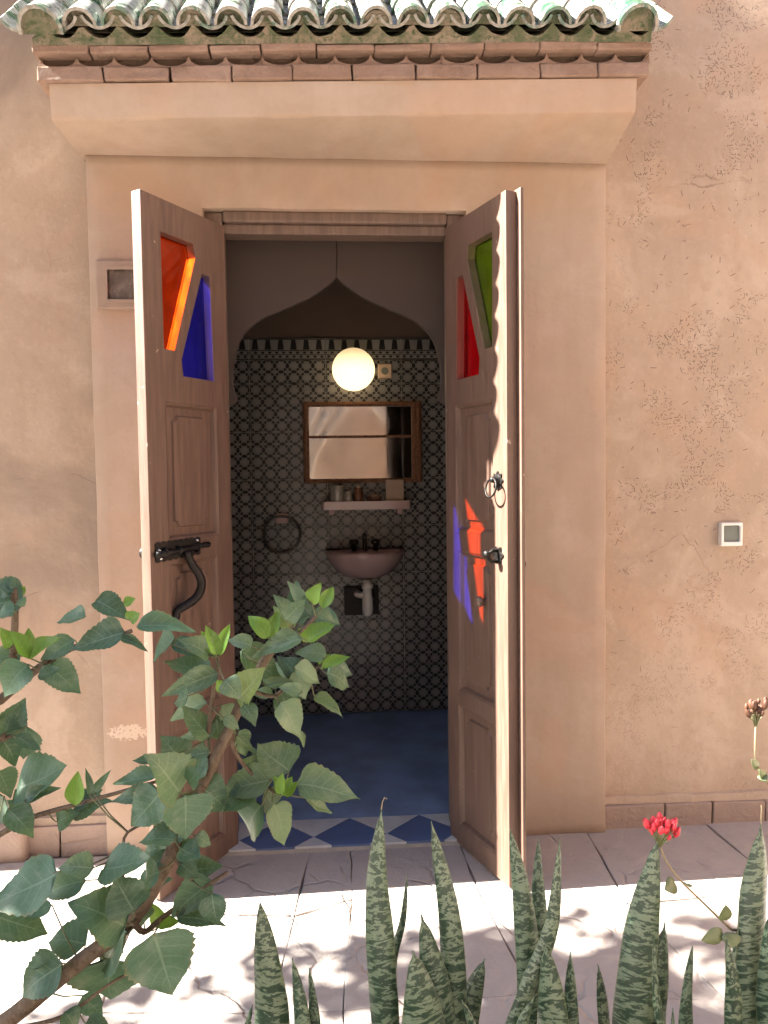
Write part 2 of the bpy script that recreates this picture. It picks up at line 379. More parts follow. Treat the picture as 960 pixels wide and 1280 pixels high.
def tube(bm, pts, rs, n=8, cap=True):
    pts = [Vector(p) for p in pts]; rings = []
    prev = None
    for i, p in enumerate(pts):
        d = (pts[min(i+1, len(pts)-1)] - pts[max(i-1, 0)]).normalized()
        if prev is None:
            a = d.orthogonal().normalized()
        else:
            a = (prev - d*prev.dot(d)).normalized()
        prev = a; b = d.cross(a); r = rs[i] if isinstance(rs, (list, tuple)) else rs
        rings.append([bm.verts.new(p + r*(math.cos(2*math.pi*k/n)*a + math.sin(2*math.pi*k/n)*b)) for k in range(n)])
    for i in range(len(rings)-1):
        for k in range(n): bm.faces.new((rings[i][k], rings[i][(k+1) % n], rings[i+1][(k+1) % n], rings[i+1][k]))
    if cap: bm.faces.new(rings[0][::-1]); bm.faces.new(rings[-1])
def lathe(bm, prof, n=24, T=Matrix()):
    rings = []
    for r, z in prof:
        if r < 1e-5: rings.append([bm.verts.new(T @ Vector((0, 0, z)))])
        else: rings.append([bm.verts.new(T @ Vector((r*math.cos(2*math.pi*k/n), r*math.sin(2*math.pi*k/n), z))) for k in range(n)])
    for a, b in zip(rings, rings[1:]):
        for k in range(n):
            q = [a[k % len(a)], a[(k+1) % n % len(a)], b[(k+1) % n % len(b)], b[k % len(b)]]
            q = list(dict.fromkeys(q))
            if len(q) >= 3: bm.faces.new(q)
def torus(bm, R_, r, n=28, m=8, T=Matrix()):
    rings = [[bm.verts.new(T @ Vector(((R_+r*math.cos(2*math.pi*j/m))*math.cos(2*math.pi*i/n), (R_+r*math.cos(2*math.pi*j/m))*math.sin(2*math.pi*i/n), r*math.sin(2*math.pi*j/m)))) for j in range(m)] for i in range(n)]
    for i in range(n):
        for j in range(m): bm.faces.new((rings[i][j], rings[(i+1) % n][j], rings[(i+1) % n][(j+1) % m], rings[i][(j+1) % m]))
def smooth_path(pts, k=4):
    pts = [Vector(p) for p in pts]; out = []
    for i in range(len(pts)-1):
        p0, p1, p2, p3 = pts[max(i-1, 0)], pts[i], pts[i+1], pts[min(i+2, len(pts)-1)]
        for j in range(k):
            t = j/k
            out.append(.5*((2*p1) + (-p0+p2)*t + (2*p0-5*p1+4*p2-p3)*t*t + (-p0+3*p1-3*p2+p3)*t**3))
    return out + [pts[-1]]
def plaster(name, x0, x1, z0, z1, yf, yb, mat, parent=None, rnd='LRTB', amp=.004, step=.045, r=.012, hole=None):
    """hand-plastered block: a wavy front sheet whose free edges are rounded back into its sides"""
    bm = bmesh.new()
    def lines(a, b, ra, rb, h):
        n = max(2, round((b-a)/step)); L = [a+(b-a)*i/n for i in range(n+1)]
        ex = []
        if ra: ex += [a+r*.35, a+r]
        if rb: ex += [b-r*.35, b-r]
        if h:
            for q, sg in ((h[0], -1), (h[1], 1)):
                if a < q < b: ex += [q, q+sg*r*.35, q+sg*r]
        L = [v for v in L if all(abs(v-e) > .006 for e in ex) or v in (a, b)]
        return sorted(set(L+ex))
    us = lines(x0, x1, 'L' in rnd, 'R' in rnd, hole and hole[:2]); zs = lines(z0, z1, 'B' in rnd, 'T' in rnd, hole and hole[2:])
    g = {}
    for i, x in enumerate(us):
        for j, z in enumerate(zs):
            y = yf + amp*noise.noise((x*2.3, 1.7, z*2.3)) + amp*.5*noise.noise((x*7, 4.2, z*7)); e = 0; near = False
            ds = [d for k, d in (('L', x-x0), ('R', x1-x), ('B', z-z0), ('T', z1-z)) if k in rnd]
            if hole:
                dx = max(hole[0]-x, x-hole[1]); dz = max(hole[2]-z, z-hole[3]); ds.append(max(dx, dz))
            for dd in ds:
                if dd < r: e += r*(1-math.sqrt(max(0, 1-((r-max(0, dd))/r)**2))); near = True
            xx = x + (.0018*noise.noise((3.3, z*6, round(x, 1))) if near else 0); zz = z + (.003*noise.noise((x*6, round(z, 1), 8.8)) if near and z > z0+.001 else 0)
            g[i, j] = bm.verts.new((xx, y+min(e, r), zz))
    for i in range(len(us)-1):
        for j in range(len(zs)-1):
            if hole and hole[0]-1e-6 <= us[i] and us[i+1] <= hole[1]+1e-6 and hole[2]-1e-6 <= zs[j] and zs[j+1] <= hole[3]+1e-6: continue
            bm.faces.new((g[i, j], g[i+1, j], g[i+1, j+1], g[i, j+1]))
    be = [e for e in bm.edges if len(e.link_faces) == 1]; bk = {}
    for e in be:
        for v in e.verts:
            if v not in bk: bk[v] = bm.verts.new((v.co.x, yb, v.co.z))
    for e in be:
        a, b = e.verts; bm.faces.new((a, b, bk[b], bk[a]))
    for v in [v for v in bm.verts if not v.link_edges]: bm.verts.remove(v)
    return mk(name, bm, mat, parent, smooth=True)

# ================================================================== THE SETTING
# ---- ground and paving slabs
bm = bmesh.new(); S = 30
for v in ((-S, -S), (S, -S), (S, S), (-S, S)): bm.verts.new((*v, -.012))
bm.faces.new(bm.verts); ground = tag(mk('ground', bm, 'ground'), kind='structure')
slab_cells = [
 [(-1.02, .0), (-1.02, -.42), (-.62, -.36), (-.60, .0)], [(-.60, .0), (-.62, -.36), (-.13, -.43), (-.088, .0)],
 [(-.088, .0), (-.13, -.43), (.047, -.36), (.052, .0)], [(.052, .0), (.047, -.36), (.455, -.39), (.44, .0)],
 [(.44, .0), (.455, -.39), (.90, -.46), (.93, .03)], [(.93, .03), (.90, -.46), (1.42, -.43), (1.40, .03)], [(1.40, .03), (1.42, -.43), (1.95, -.47), (1.95, .03)],
 [(-1.02, -.42), (-1.0, -.88), (-.60, -.80), (-.62, -.36)], [(-.62, -.36), (-.60, -.80), (-.17, -.84), (-.13, -.43)],
 [(-.13, -.43), (-.17, -.84), (.010, -.85), (.047, -.36)], [(.047, -.36), (.010, -.85), (.497, -.83), (.455, -.39)],
 [(.455, -.39), (.497, -.83), (.98, -.90), (.90, -.46)], [(.90, -.46), (.98, -.90), (1.45, -.88), (1.42, -.43)], [(1.42, -.43), (1.45, -.88), (1.98, -.9), (1.95, -.47)],
 [(-1.0, -.88), (-1.0, -1.16), (-.45, -1.16), (-.60, -.80)], [(-.60, -.80), (-.45, -1.16), (.006, -1.16), (.010, -.85), (-.17, -.84)],
 [(.010, -.85), (.006, -1.16), (.54, -1.16), (.497, -.83)], [(.497, -.83), (.54, -1.16), (1.03, -1.16), (.98, -.90)], [(.98, -.90), (1.03, -1.16), (1.9, -1.16), (1.98, -.9), (1.45, -.88)],
 [(-1.5, .03), (-1.5, -.5), (-1.02, -.42), (-1.02, .03)], [(-1.5, -.5), (-1.5, -1.16), (-1.0, -1.16), (-1.0, -.88), (-1.02, -.42)]]
x = 1.98
far = []
for i in range(5):
    for y0, y1 in ((.03, -.45), (-.45, -.9), (-.9, -1.16)):
        far.append([(1.98+.6*i, y0), (1.98+.6*i, y1), (2.58+.6*i, y1), (2.58+.6*i, y0)]); far.append([(-1.5-.6*i, y1), (-1.5-.6*i, y0), (-2.1-.6*i, y0), (-2.1-.6*i, y1)])
far += [[(-3.6+.9*i, -2.0-.7*j), (-3.6+.9*i, -2.7-.7*j), (-2.7+.9*i, -2.7-.7*j), (-2.7+.9*i, -2.0-.7*j)] for i in range(8) for j in range(4)]
for k, c in enumerate(slab_cells + far):
    cx = sum(p[0] for p in c)/len(c); cy = sum(p[1] for p in c)/len(c); pts = []
    n = len(c)
    cc = []
    for p in c:
        d = Vector((p[0]-cx, p[1]-cy)); d -= d.normalized()*.0026; cc.append(d + Vector((cx, cy)))
    for i in range(n):
        a, b = cc[i], cc[(i+1) % n]; m = 5 if k < len(slab_cells) else 1
        for j in range(m):
            p = a.lerp(b, j/m); s = .004 if j else 0
            pts.append((p.x+s*random.uniform(-1, 1), p.y+s*random.uniform(-1, 1)))
    h = random.uniform(-.003, .002); tx, ty = random.uniform(-.004, .004), random.uniform(-.004, .004)
    bm = bmesh.new()
    prism(bm, [pts], lambda a, b: (a, b, h + tx*(a-cx) + ty*(b-cy)), lambda a, b: (a, b, -.03))
    mk('paving_slab', bm, 'slab', ground, bevel=.003 if k < len(slab_cells) else 0)
bm = bmesh.new(); prism(bm, [[(-3.6, -1.17), (3.6, -1.17), (3.6, -1.99), (-3.6, -1.99)]], lambda a, b: (a, b, .004+.012*noise.noise((a*9, b*9, 0))), lambda a, b: (a, b, -.05))
tag(mk('planting_bed', bm, 'soil'), kind='structure')

# ---- the house wall
wall = empty('courtyard_wall', (0, 0, 0), 'pinkish beige earth plaster wall with straw flecks and cracks around the doorway', 'wall')
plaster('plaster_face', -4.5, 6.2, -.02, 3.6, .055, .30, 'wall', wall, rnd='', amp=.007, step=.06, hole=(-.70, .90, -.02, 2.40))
for i, (a, b) in enumerate(((1.004, 1.235), (1.241, 1.420), (1.427, 1.628), (1.634, 1.84), (1.847, 2.05), (2.056, 2.27))):
    box('skirting_block', (a, .022, -.012), (b, .06, .084-.012*(a-1)), 'skirt', wall, .004, .0025)
for i, (a, b) in enumerate(((-1.40, -1.165), (-1.158, -.985), (-.978, -.812))):
    box('skirting_block', (a, .022, -.012), (b, .06, .10), 'skirt', wall, .004, .0025)
for a, b, h0 in ((1.003, 2.3, .085), (-1.42, -.812, .101)):
    bm = bmesh.new(); n = 26
    for i in range(n):
        u0_, u1_ = a+(b-a)*i/n, a+(b-a)*(i+1)/n
        f = lambda u: (h0-.012*max(0, u-1)+.001, h0-.012*max(0, u-1)+.034+.010*noise.noise((u*9, 0, 0)), .034+.006*noise.noise((u*13, 4, 0)))
        l0, t0_, y0 = f(u0_); l1, t1_, y1 = f(u1_)
        q = [bm.verts.new(p) for p in ((u0_, y0, l0), (u1_, y1, l1), (u1_, y1+.006, t1_-.006), (u0_, y0+.006, t0_-.006), (u0_, .062, t0_), (u1_, .062, t1_), (u0_, .062, l0), (u1_, .062, l1))]
        bm.faces.new(q[:4]); bm.faces.new((q[3], q[2], q[5], q[4])); bm.faces.new((q[0], q[6], q[7], q[1]))
    bmesh.ops.remove_doubles(bm, verts=bm.verts, dist=1e-5)
    mk('mortar_ledge', bm, 'wall', wall, smooth=False)

# ---- low side kerb at the foot of the wall on the left
kb = plaster('kerb_block', -1.30, -1.085, -.01, .13, -.02, .05, 'skirt', None, rnd='LRT', amp=.004, r=.02)
tag(kb, 'low worn plaster block at the wall foot behind the left shrub', 'kerb')

# ---- plaster surround of the door
sur = empty('door_surround', (0, 0, 0), 'smooth beige plaster surround framing the open double door', 'door surround')
plaster('surround_face', -.811, .999, -.012, 2.445, .0, .12, 'pilaster', sur, rnd='LR', amp=.004, r=.003, hole=(-.425, .492, -.012, 2.262))

# ---- canopy: plaster cornice, brick courses, glazed roof tiles
can = empty('door_canopy', (0, 0, 0), 'plaster cornice with brick courses and a little roof of green glazed tiles', 'canopy')
TILT = Matrix.Translation((.09, 0, 2.45)) @ Matrix.Rotation(-.033, 4, 'Y') @ Matrix.Translation((-.09, 0, -2.45))
bm = bmesh.new(); n = 40; prof = []
for i in range(n+1):
    t = i/n; X = -.832 + 1.834*t; k = .033*(X-.09); w1 = .004*noise.noise((X*5, 0, 0)); w2 = .004*noise.noise((X*4, 7, 0)); xs = X
    ring = [(xs, .058, 2.434), (xs, .0-.002, 2.434+w1*.5), (xs, -.238+w2, 2.462+k), (xs, -.248+w2, 2.466+k), (xs, -.252+w1, 2.474+k), (xs, -.262+w2, 2.565+k), (xs, .058, 2.568+k)]
    if i in (0, n):
        s = .006 if i == 0 else -.006
        prof.append([bm.verts.new(Vector(p)) for p in ring])
    else: prof.append([bm.verts.new(Vector(p)) for p in ring])
for a, b in zip(prof, prof[1:]):
    for j in range(len(a)-1): bm.faces.new((a[j], b[j], b[j+1], a[j+1]))
bm.faces.new(prof[0]); bm.faces.new(prof[-1][::-1])
co = mk('cornice', bm, 'cornice', can, smooth=True)
co.modifiers.new('edge', 'EDGE_SPLIT').split_angle = R(35)
def T_(o): o.matrix_local = TILT @ o.matrix_local; return o
x = -.862
while x < 1.03:
    l = random.uniform(.175, .2); e = min(1.045, x+l)
    if 1.045-e < .06: e = 1.045
    T_(box('brick', (x+.002, -.272+random.uniform(-.003, .003), 2.568), (e-.002, .05, 2.612+random.uniform(-.002, .001)), 'brick', can, .005, .003)); x = e
x = -.868
while x < 1.04:
    l = random.uniform(.155, .185); e = min(1.052, x+l)
    if 1.052-e < .06: e = 1.052
    T_(box('brick', (x+.0015, -.284+random.uniform(-.003, .003), 2.6465), (e-.0015, .05, 2.668), 'brick', can, .004, .0025)); x = e
def eave_piece(w):
    bm = bmesh.new(); n = 16; p = [(-w/2, 0)] + [(w/2, 0)] + [(w/2 - w*i/n, .0325 - .030*math.sin(math.pi*i/n)**.38) for i in range(n+1)]
    prism(bm, [p], lambda a, b: (a, 0, b), lambda a, b: (a, .30, b*.9)); return bm
e0 = None
for i in range(17):
    if e0 is None: e0 = o = mk('eave_tile', eave_piece(.1118), 'brick', can)
    else: o = inst(e0, can)
    o.matrix_local = TILT @ Matrix.Translation((-.855+.0559+.1121*i, -.262+random.uniform(-.003, .003), 2.6125))
T_(box('gap_shade_fill', (-.85, -.240, 2.6125), (1.035, .05, 2.646), 'soil', can, 0))  # dark fill added so the gaps above the eave tiles look shaded
PIT = .1106; X0 = -.712; AL = R(42); DU = Vector((0, math.cos(AL), math.sin(AL))); NU = Vector((0, -math.sin(AL), math.cos(AL))); EAVE = Vector((0, -.308, 2.695))
# scalloped mossy mortar under the tiles
top = []; n = 8*17
for i in range(n+1):
    X = -.86 + 1.905*i/n; ph = ((X-X0)/PIT) % 1.0; d = abs(ph-.5)*2
    top.append((X, 2.683 + .034*d**2.2 + .003*noise.noise((X*30, 0, 0))))
bm = bmesh.new(); prism(bm, [[(-.86, 2.666), (1.045, 2.666)] + top[::-1]], lambda a, b: (a, -.284-.012*(b-2.666)/.03+.004*noise.noise((a*25, 0, b*25)), b), lambda a, b: (a, -.15, b+.10))
T_(mk('mortar_bed', bm, 'moss', can))
def half_tile(r0_, r1_, L, th, flip=False, n=10, sweep=180):
    bm = bmesh.new(); g = []
    for s in range(4):
        t = s/3; rr = r0_+(r1_-r0_)*t
        for q in (rr, rr-th):
            g.append([bm.verts.new((q*math.cos(R(90-sweep/2+sweep*k/n)), L*t, q*math.sin(R(90-sweep/2+sweep*k/n))*(-1 if flip else 1))) for k in range(n+1)])
    for s in range(3):
        for k in range(n):
            a, b = g[2*s], g[2*s+2]; bm.faces.new((a[k], a[k+1], b[k+1], b[k]))
            a, b = g[2*s+1], g[2*s+3]; bm.faces.new((a[k+1], a[k], b[k], b[k+1]))
        for k in (0, n): bm.faces.new((g[2*s][k], g[2*s+2][k], g[2*s+3][k], g[2*s+1][k]))
    for k in range(n):
        bm.faces.new((g[0][k], g[1][k], g[1][k+1], g[0][k+1])); bm.faces.new((g[6][k], g[6][k+1], g[7][k+1], g[7][k]))
    return bm
cov = mk('cover_tile', half_tile(.050, .043, .215, .009), 'glaze', None, smooth=True, bevel=0); cov.modifiers.new('edge', 'EDGE_SPLIT').split_angle = R(50)
pan = mk('pan_tile', half_tile(.054, .060, .215, .009, True, 10, 140), 'glaze', None, smooth=True); pan.modifiers.new('edge', 'EDGE_SPLIT').split_angle = R(50)
hip = mk('verge_tile', half_tile(.066, .058, .215, .011, False, 12, 200), 'glaze', None, smooth=True); hip.modifiers.new('edge', 'EDGE_SPLIT').split_angle = R(50)
bm = bmesh.new(); prism(bm, [[(.043*math.cos(math.pi*k/12), .043*math.sin(math.pi*k/12)-.004) for k in range(13)]], lambda a, b: (a, 0+.004*noise.noise((a*60, b*60, 1)), b), lambda a, b: (a, .03, b))
plug = mk('mortar_plug', bm, 'moss', None)
bm = bmesh.new(); prism(bm, [[(.057*math.cos(math.pi*k/12), .057*math.sin(math.pi*k/12)-.012*(k in (0, 12))) for k in range(13)]], lambda a, b: (a, .004*noise.noise((a*60, b*60, 5)), b), lambda a, b: (a, .03, b))
hplug = mk('mortar_plug', bm, 'moss', None)
BAS = Matrix((Vector((1, 0, 0)), DU, NU)).transposed().to_4x4()
first = {}
def put(src, X, s, lift, jit=.0025):
    if src.name not in first: o = src; o.parent = can; first[src.name] = 1
    else: o = inst(src, can)
    p = EAVE + DU*s + NU*lift + Vector((X + random.uniform(-jit, jit), 0, random.uniform(-jit, jit)))
    o.matrix_local = TILT @ Matrix.Translation(p) @ BAS @ Matrix.Rotation(random.uniform(-.02, .02), 4, 'Z') @ Matrix.Rotation(random.uniform(-.012, .012), 4, 'X')
    return o
for row in range(4):
    s = row*.155
    for i in range(15):
        put(cov, X0+PIT*i, s-.004+random.uniform(-.006, .006), .006+.006)
        if row == 0: put(plug, X0+PIT*i, .022+random.uniform(-.008, .01), .010)
    for i in range(16): put(pan, X0-PIT/2+PIT*i, s+.012+random.uniform(-.004, .004), .052)
    for X in (-.826, .991):
        put(hip, X, s-.012, .004)
        if row == 0: put(hplug, X, .008, .004)
    for X in (-.895, 1.058): put(pan, X, s+.012, .046)
bm = bmesh.new(); bs = [EAVE + DU*s_ + NU*l_ for s_, l_ in ((.03, -.012), (.62, -.012), (.62, -.10), (.10, -.03))]
prism(bm, [[(-.87, 0), (1.045, 0), (1.045, 1), (-.87, 1)]], lambda a, b: (a, *(bs[0] if b < .5 else bs[1])[1:]), lambda a, b: (a, *(bs[3] if b < .5 else bs[2])[1:]))
T_(mk('roof_bed', bm, 'moss', can))

# ---- wooden door frame fixed in the opening
fr = empty('door_frame', (0, 0, 0), 'stepped taupe wooden frame lining the doorway opening', 'door frame')
box('jamb', (-.428, .030, -.01), (-.362, .118, 2.258), 'frame', fr, .003); box('jamb', (.430, .030, -.01), (.496, .118, 2.258), 'frame', fr, .003)
box('head', (-.361, .040, 2.188), (.429, .115, 2.222), 'frame', fr, .004); box('head_moulding', (-.361, .022, 2.2225), (.429, .112, 2.264), 'frame', fr, .008)
box('inner_jamb', (-.425, .119, -.01), (-.372, .168, 2.258), 'frame', fr, .003); box('inner_jamb', (.440, .119, -.01), (.493, .168, 2.258), 'frame', fr, .003)

# ---- bathroom behind
def st(o): return tag(o, kind='structure')
st(box('bathroom_floor', (-.86, .165, -.03), (1.0, 1.47, .018), 'bluefloor', None, 0))
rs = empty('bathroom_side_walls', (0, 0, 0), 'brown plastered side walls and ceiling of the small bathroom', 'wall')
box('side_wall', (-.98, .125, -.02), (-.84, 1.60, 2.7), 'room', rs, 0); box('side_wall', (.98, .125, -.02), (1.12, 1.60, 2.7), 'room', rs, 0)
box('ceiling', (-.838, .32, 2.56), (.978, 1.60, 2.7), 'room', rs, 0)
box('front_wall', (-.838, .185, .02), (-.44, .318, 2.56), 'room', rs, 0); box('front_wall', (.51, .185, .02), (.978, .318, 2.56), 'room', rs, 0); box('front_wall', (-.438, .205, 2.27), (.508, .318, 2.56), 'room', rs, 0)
bw = empty('bathroom_back_wall', (0, 0, 0), 'bathroom back wall covered in grey and black patterned tiles', 'wall')
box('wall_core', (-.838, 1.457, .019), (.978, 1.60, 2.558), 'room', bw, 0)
box('grout_bed', (-.838, 1.4525, .0195), (.978, 1.4565, 2.084), 'grout', bw, 0)
TW, TH = .4115, .259
def tile_bm(w, h): bm = bmesh.new(); bxm(bm, (-w/2, -.004, -h/2), (w/2, .004, h/2)); return bm
protos = {}
for ci in range(5):
    xa = -.427+TW*(ci-1); xb = xa+TW
    for ri in range(-1, 9):
        if ri == -1: za, zb, key = 1.966, 2.082, 'b'
        elif ri == 0: za, zb, key = 1.837, 1.964, 't0'
        else: zb = 1.837-TH*(ri-1); za = zb-TH; key = 't'
        if za < .02: za = .02; key = 'tb'
        lo, hi = max(xa, -.837), min(xb, .977)
        if hi-lo < .03 or zb-za < .02: continue
        key = key + '%.2f' % (hi-lo)
        cx, cz = (xa+xb)/2, (zb - TH/2 if ri != 0 else za + TH/2) if ri >= 0 else (za+zb)/2
        if key not in protos:
            bm = bmesh.new(); bxm(bm, (lo+.0012-cx, -.004, za+.0012-cz), (hi-.0012-cx, .004, zb-.0012-cz))
            o = protos[key] = mk('wall_tile', bm, 'btile' if ri == -1 else 'tile', bw, bevel=.001)
        else: o = inst(protos[key], bw)
        o.location = (cx, 1.4485+random.uniform(-.0006, .0006), cz); o.rotation_euler = (random.uniform(-.002, .002), 0, random.uniform(-.002, .002))

# ---- threshold strip of blue and white cement tiles
th = empty('threshold', (0, 0, 0), 'doorstep strip of blue diamonds and white triangles', 'threshold')
box('bed', (-.424, -.05, -.01), (.491, .164, .0135), 'grout', th, .001)
AP, PER, YM, HH = -.082, .268, .022, .140
def clip(poly, ax, val, keep_gt):
    out = []
    for i in range(len(poly)):
        a, b = poly[i], poly[(i+1) % len(poly)]; da, db = a[ax]-val, b[ax]-val
        if not keep_gt: da, db = -da, -db
        if da >= 0: out.append(a)
        if da*db < 0:
            t = da/(da-db); out.append((a[0]+(b[0]-a[0])*t, a[1]+(b[1]-a[1])*t))
    return out
def piece(poly, m):
    for ax, v, g in ((1, -.047, True), (1, .162, False), (0, -.42, True), (0, .488, False)):
        poly = clip(poly, ax, v, g)
        if len(poly) < 3: return
    cx = sum(p[0] for p in poly)/len(poly); cy = sum(p[1] for p in poly)/len(poly)
    poly = [(cx+(a-cx)*.985, cy+(b-cy)*.985) for a, b in poly]
    bm = bmesh.new(); hz = .0215+random.uniform(-.0006, .0006); prism(bm, [poly], lambda a, b: (a, b, hz), lambda a, b: (a, b, .0137)); mk('cement_tile', bm, m, th)
for k in range(-2, 4):
    x = AP+PER*k
    piece([(x, YM), (x+PER/2, YM-HH), (x+PER, YM), (x+PER/2, YM+HH)], 'zblue')
    piece([(x, YM), (x+PER/2, YM+HH), (x-PER/2, YM+HH)], 'zwhite'); piece([(x, YM), (x-PER/2, YM-HH), (x+PER/2, YM-HH)], 'zwhite')

# ---- onion-arch panel in two halves
ap = empty('arch_panel', (.035, .19, 0), 'brown onion-arch board in two halves hung across the doorway head', 'arch panel')
AR = [(0, 2.073), (.016, 2.058), (.034, 2.043), (.062, 2.023), (.10, 2.0), (.15, 1.977), (.205, 1.953), (.265, 1.928), (.31, 1.90), (.343, 1.868), (.368, 1.825), (.383, 1.766), (.390, 1.70), (.386, 1.66), (.373, 1.618)]
AR = [(p.x, p.y) for p in smooth_path([(a, b, 0) for a, b in AR[1:]], 3)]
for sg in (-1, 1):
    lp = [(sg*.0012, 2.268), (sg*.0016+.004, 2.17), (sg*.0012, 2.072)] + [(sg*a, b) for a, b in AR] + [(sg*.40, 1.600), (sg*.452, 1.600), (sg*.452, 2.268)]
    bm = bmesh.new(); prism(bm, [lp], lambda a, b: (a, -.018, b), lambda a, b: (a, .004, b)); mk('panel_half', bm, 'board', ap, bevel=.0012)

# ================================================================== DOOR LEAVES
W_, ZB, ZT, TK = .386, .012, 2.201, .038
def leaf(name, label, hinge, ang, side, c_hi, c_lo):
    d = Vector((side*math.sin(ang), -math.cos(ang), 0))
    root = empty(name, (hinge, 0, 0), label, 'door'); root.rotation_euler = (0, 0, math.atan2(d.y, d.x))
    o = 1 if side > 0 else -1            # local y towards the outer face
    Y = lambda dep: o*dep
    hi = [(.306, 2.098), (.160, 2.098), (.150, 2.056), (.257, 1.739), (.304, 1.739)]
    lo = [(.120, 2.010), (.082, 2.010), (.073, 1.662), (.220, 1.662), (.226, 1.714)]
    pans = [(.066, .304, 1.138, 1.572), (.078, .302, .575, 1.066), (.070, .302, .085, .519)]
    rects = [[(a, c), (b, c), (b, e), (a, e)] for a, b, c, e in pans]
    bm = bmesh.new(); prism(bm, [[(0, ZB), (W_, ZB), (W_, ZT), (0, ZT)], hi, lo] + rects, lambda a, b: (a, Y(0), b), lambda a, b: (a, Y(TK), b))
    mk('leaf_frame', bm, 'paint', root, bevel=.002)
    for lp, c in ((hi, c_hi), (lo, c_lo)):
        cx = sum(p[0] for p in lp)/len(lp); cz = sum(p[1] for p in lp)/len(lp); gl_ = [(cx+(a-cx)*1.0, cz+(b-cz)*1.0) for a, b in lp]
        bm = bmesh.new(); prism(bm, [gl_], lambda a, b: (a, Y(.030), b), lambda a, b: (a, Y(.033), b)); mk('glass_pane', bm, c, root)
        # thin glazing bead round the opening, behind the pane
        inn = [(cx+(a-cx)*.985, cz+(b-cz)*.99) for a, b in lp]
        bm = bmesh.new(); prism(bm, [lp, inn], lambda a, b: (a, Y(.0335), b), lambda a, b: (a, Y(.0375), b)); mk('glazing_bead', bm, 'paint', root)
    for a, b, c, e in pans:
        pn = box('panel', (a-.004, min(Y(.016), Y(.028)), c-.004), (b+.004, max(Y(.016), Y(.028)), e+.004), 'paint', root, 0)
        i1 = .036; q = .020; pts = []
        for (px, pz, s0) in ((a+i1, c+i1, 0), (b-i1, c+i1, 1), (b-i1, e-i1, 2), (a+i1, e-i1, 3)):
            arc = [(px+q*math.cos(R(90*s0+90-t)), pz+q*math.sin(R(90*s0+90-t))) for t in (0, 22, 45, 68, 90)]; pts += arc
        cxx, czz = (a+b)/2, (c+e)/2
        bm = bmesh.new(); prism(bm, [pts], lambda u, v: (cxx+(u-cxx)*(1-.006/(b-a)*2), Y(.0085), czz+(v-czz)*(1-.006/(e-c)*2)), lambda u, v: (u, Y(.0165), v)); mk('raised_field', bm, 'paint', pn)
        bm = bmesh.new(); w2 = .013
        o4 = [(a, c), (b, c), (b, e), (a, e)]; i4 = [(a+w2, c+w2), (b-w2, c+w2), (b-w2, e-w2), (a+w2, e-w2)]
        V1 = [bm.verts.new((u, Y(.002), v)) for u, v in o4]; Vm = [bm.verts.new((u+(a+b-2*u)/(b-a)*w2*.45, Y(.004), v+(c+e-2*v)/(e-c)*w2*.45)) for u, v in o4]; V2 = [bm.verts.new((u, Y(.0158), v)) for u, v in i4]; V0 = [bm.verts.new((u, Y(.0158), v)) for u, v in o4]
        for k in range(4):
            j = (k+1) % 4; bm.faces.new((V1[k], V1[j], Vm[j], Vm[k])); bm.faces.new((Vm[k], Vm[j], V2[j], V2[k])); bm.faces.new((V0[k], V0[j], V1[j], V1[k]))
        mk('panel_moulding', bm, 'paint', pn)
    return root, Y, o
TL, TR = .5559, .3492
dl, YL, ol = leaf('door_leaf', 'open taupe wooden door with orange and blue glass panes and black bolt', -.3503, TL, -1, 'orange', 'blue')
dr, YR, orr = leaf('door_leaf', 'open taupe wooden door with green and red glass panes and ring knocker', .4170, TR, 1, 'green', 'red')
# cover strip along the outer free edge of the right leaf
box('cover_strip', (.352, TK+.0005, .012), (.4075, TK+.0135, 2.208), 'paint', dr, .003)
def tube_part(name, pts, rs, mat, parent, n=8):
    bm = bmesh.new(); tube(bm, pts, rs, n); return mk(name, bm, mat, parent, smooth=True)
# left leaf: scalloped bolt plate, bolt, hanging handle
n = 44; up_ = []; dn = []
for i in range(n+1):
    t = i/n; u = .368-.205*t; sc_ = abs(math.sin(math.pi*t*8))**.7*.006
    up_.append((u, 1.131+.003*t+sc_)); dn.append((u, 1.077+.008*t-sc_))
bm = bmesh.new(); prism(bm, [up_+dn[::-1]], lambda a, b: (a, YL(-.0035), b), lambda a, b: (a, YL(.0005), b)); bp = mk('bolt_plate', bm, 'iron', dl, bevel=.001)
tube_part('bolt', [(.375, YL(-.013), 1.099), (.30, YL(-.013), 1.101), (.20, YL(-.013), 1.108), (.15, YL(-.013), 1.110), (.138, YL(-.013), 1.111), (.128, YL(-.013), 1.111)], [.010, .010, .009, .008, .0105, .006], 'iron', bp, 12)
for u in (.335, .275, .19):
    bm = bmesh.new(); torus(bm, .012, .004, 16, 6, Matrix.Translation((u, YL(-.011), 1.104)) @ Matrix.Rotation(R(90), 4, 'Y')); mk('staple', bm, 'iron', bp, smooth=True)
for u, z in ((.352, 1.110), (.18, 1.128), (.345, 1.084)):
    bm = bmesh.new(); lathe(bm, [(0, .006), (.004, .0045), (.0055, 0)], 12, Matrix.Translation((u, YL(-.0035), z)) @ Matrix.Rotation(R(90 if ol < 0 else 90)*(-1 if ol < 0 else 1), 4, 'X')); mk('screw', bm, 'steel', bp, smooth=True)
hp = smooth_path([(.246, YL(-.020), 1.098), (.236, YL(-.026), 1.06), (.216, YL(-.040), 1.02), (.212, YL(-.046), .985), (.228, YL(-.040), .95), (.262, YL(-.022), .925), (.285, YL(-.008), .912), (.290, YL(-.006), .885)], 3)
hl_ = tube_part('pull_handle', hp, [.0115+.003*math.sin(math.pi*i/(len(hp)-1)) for i in range(len(hp))], 'iron', dl, 8)
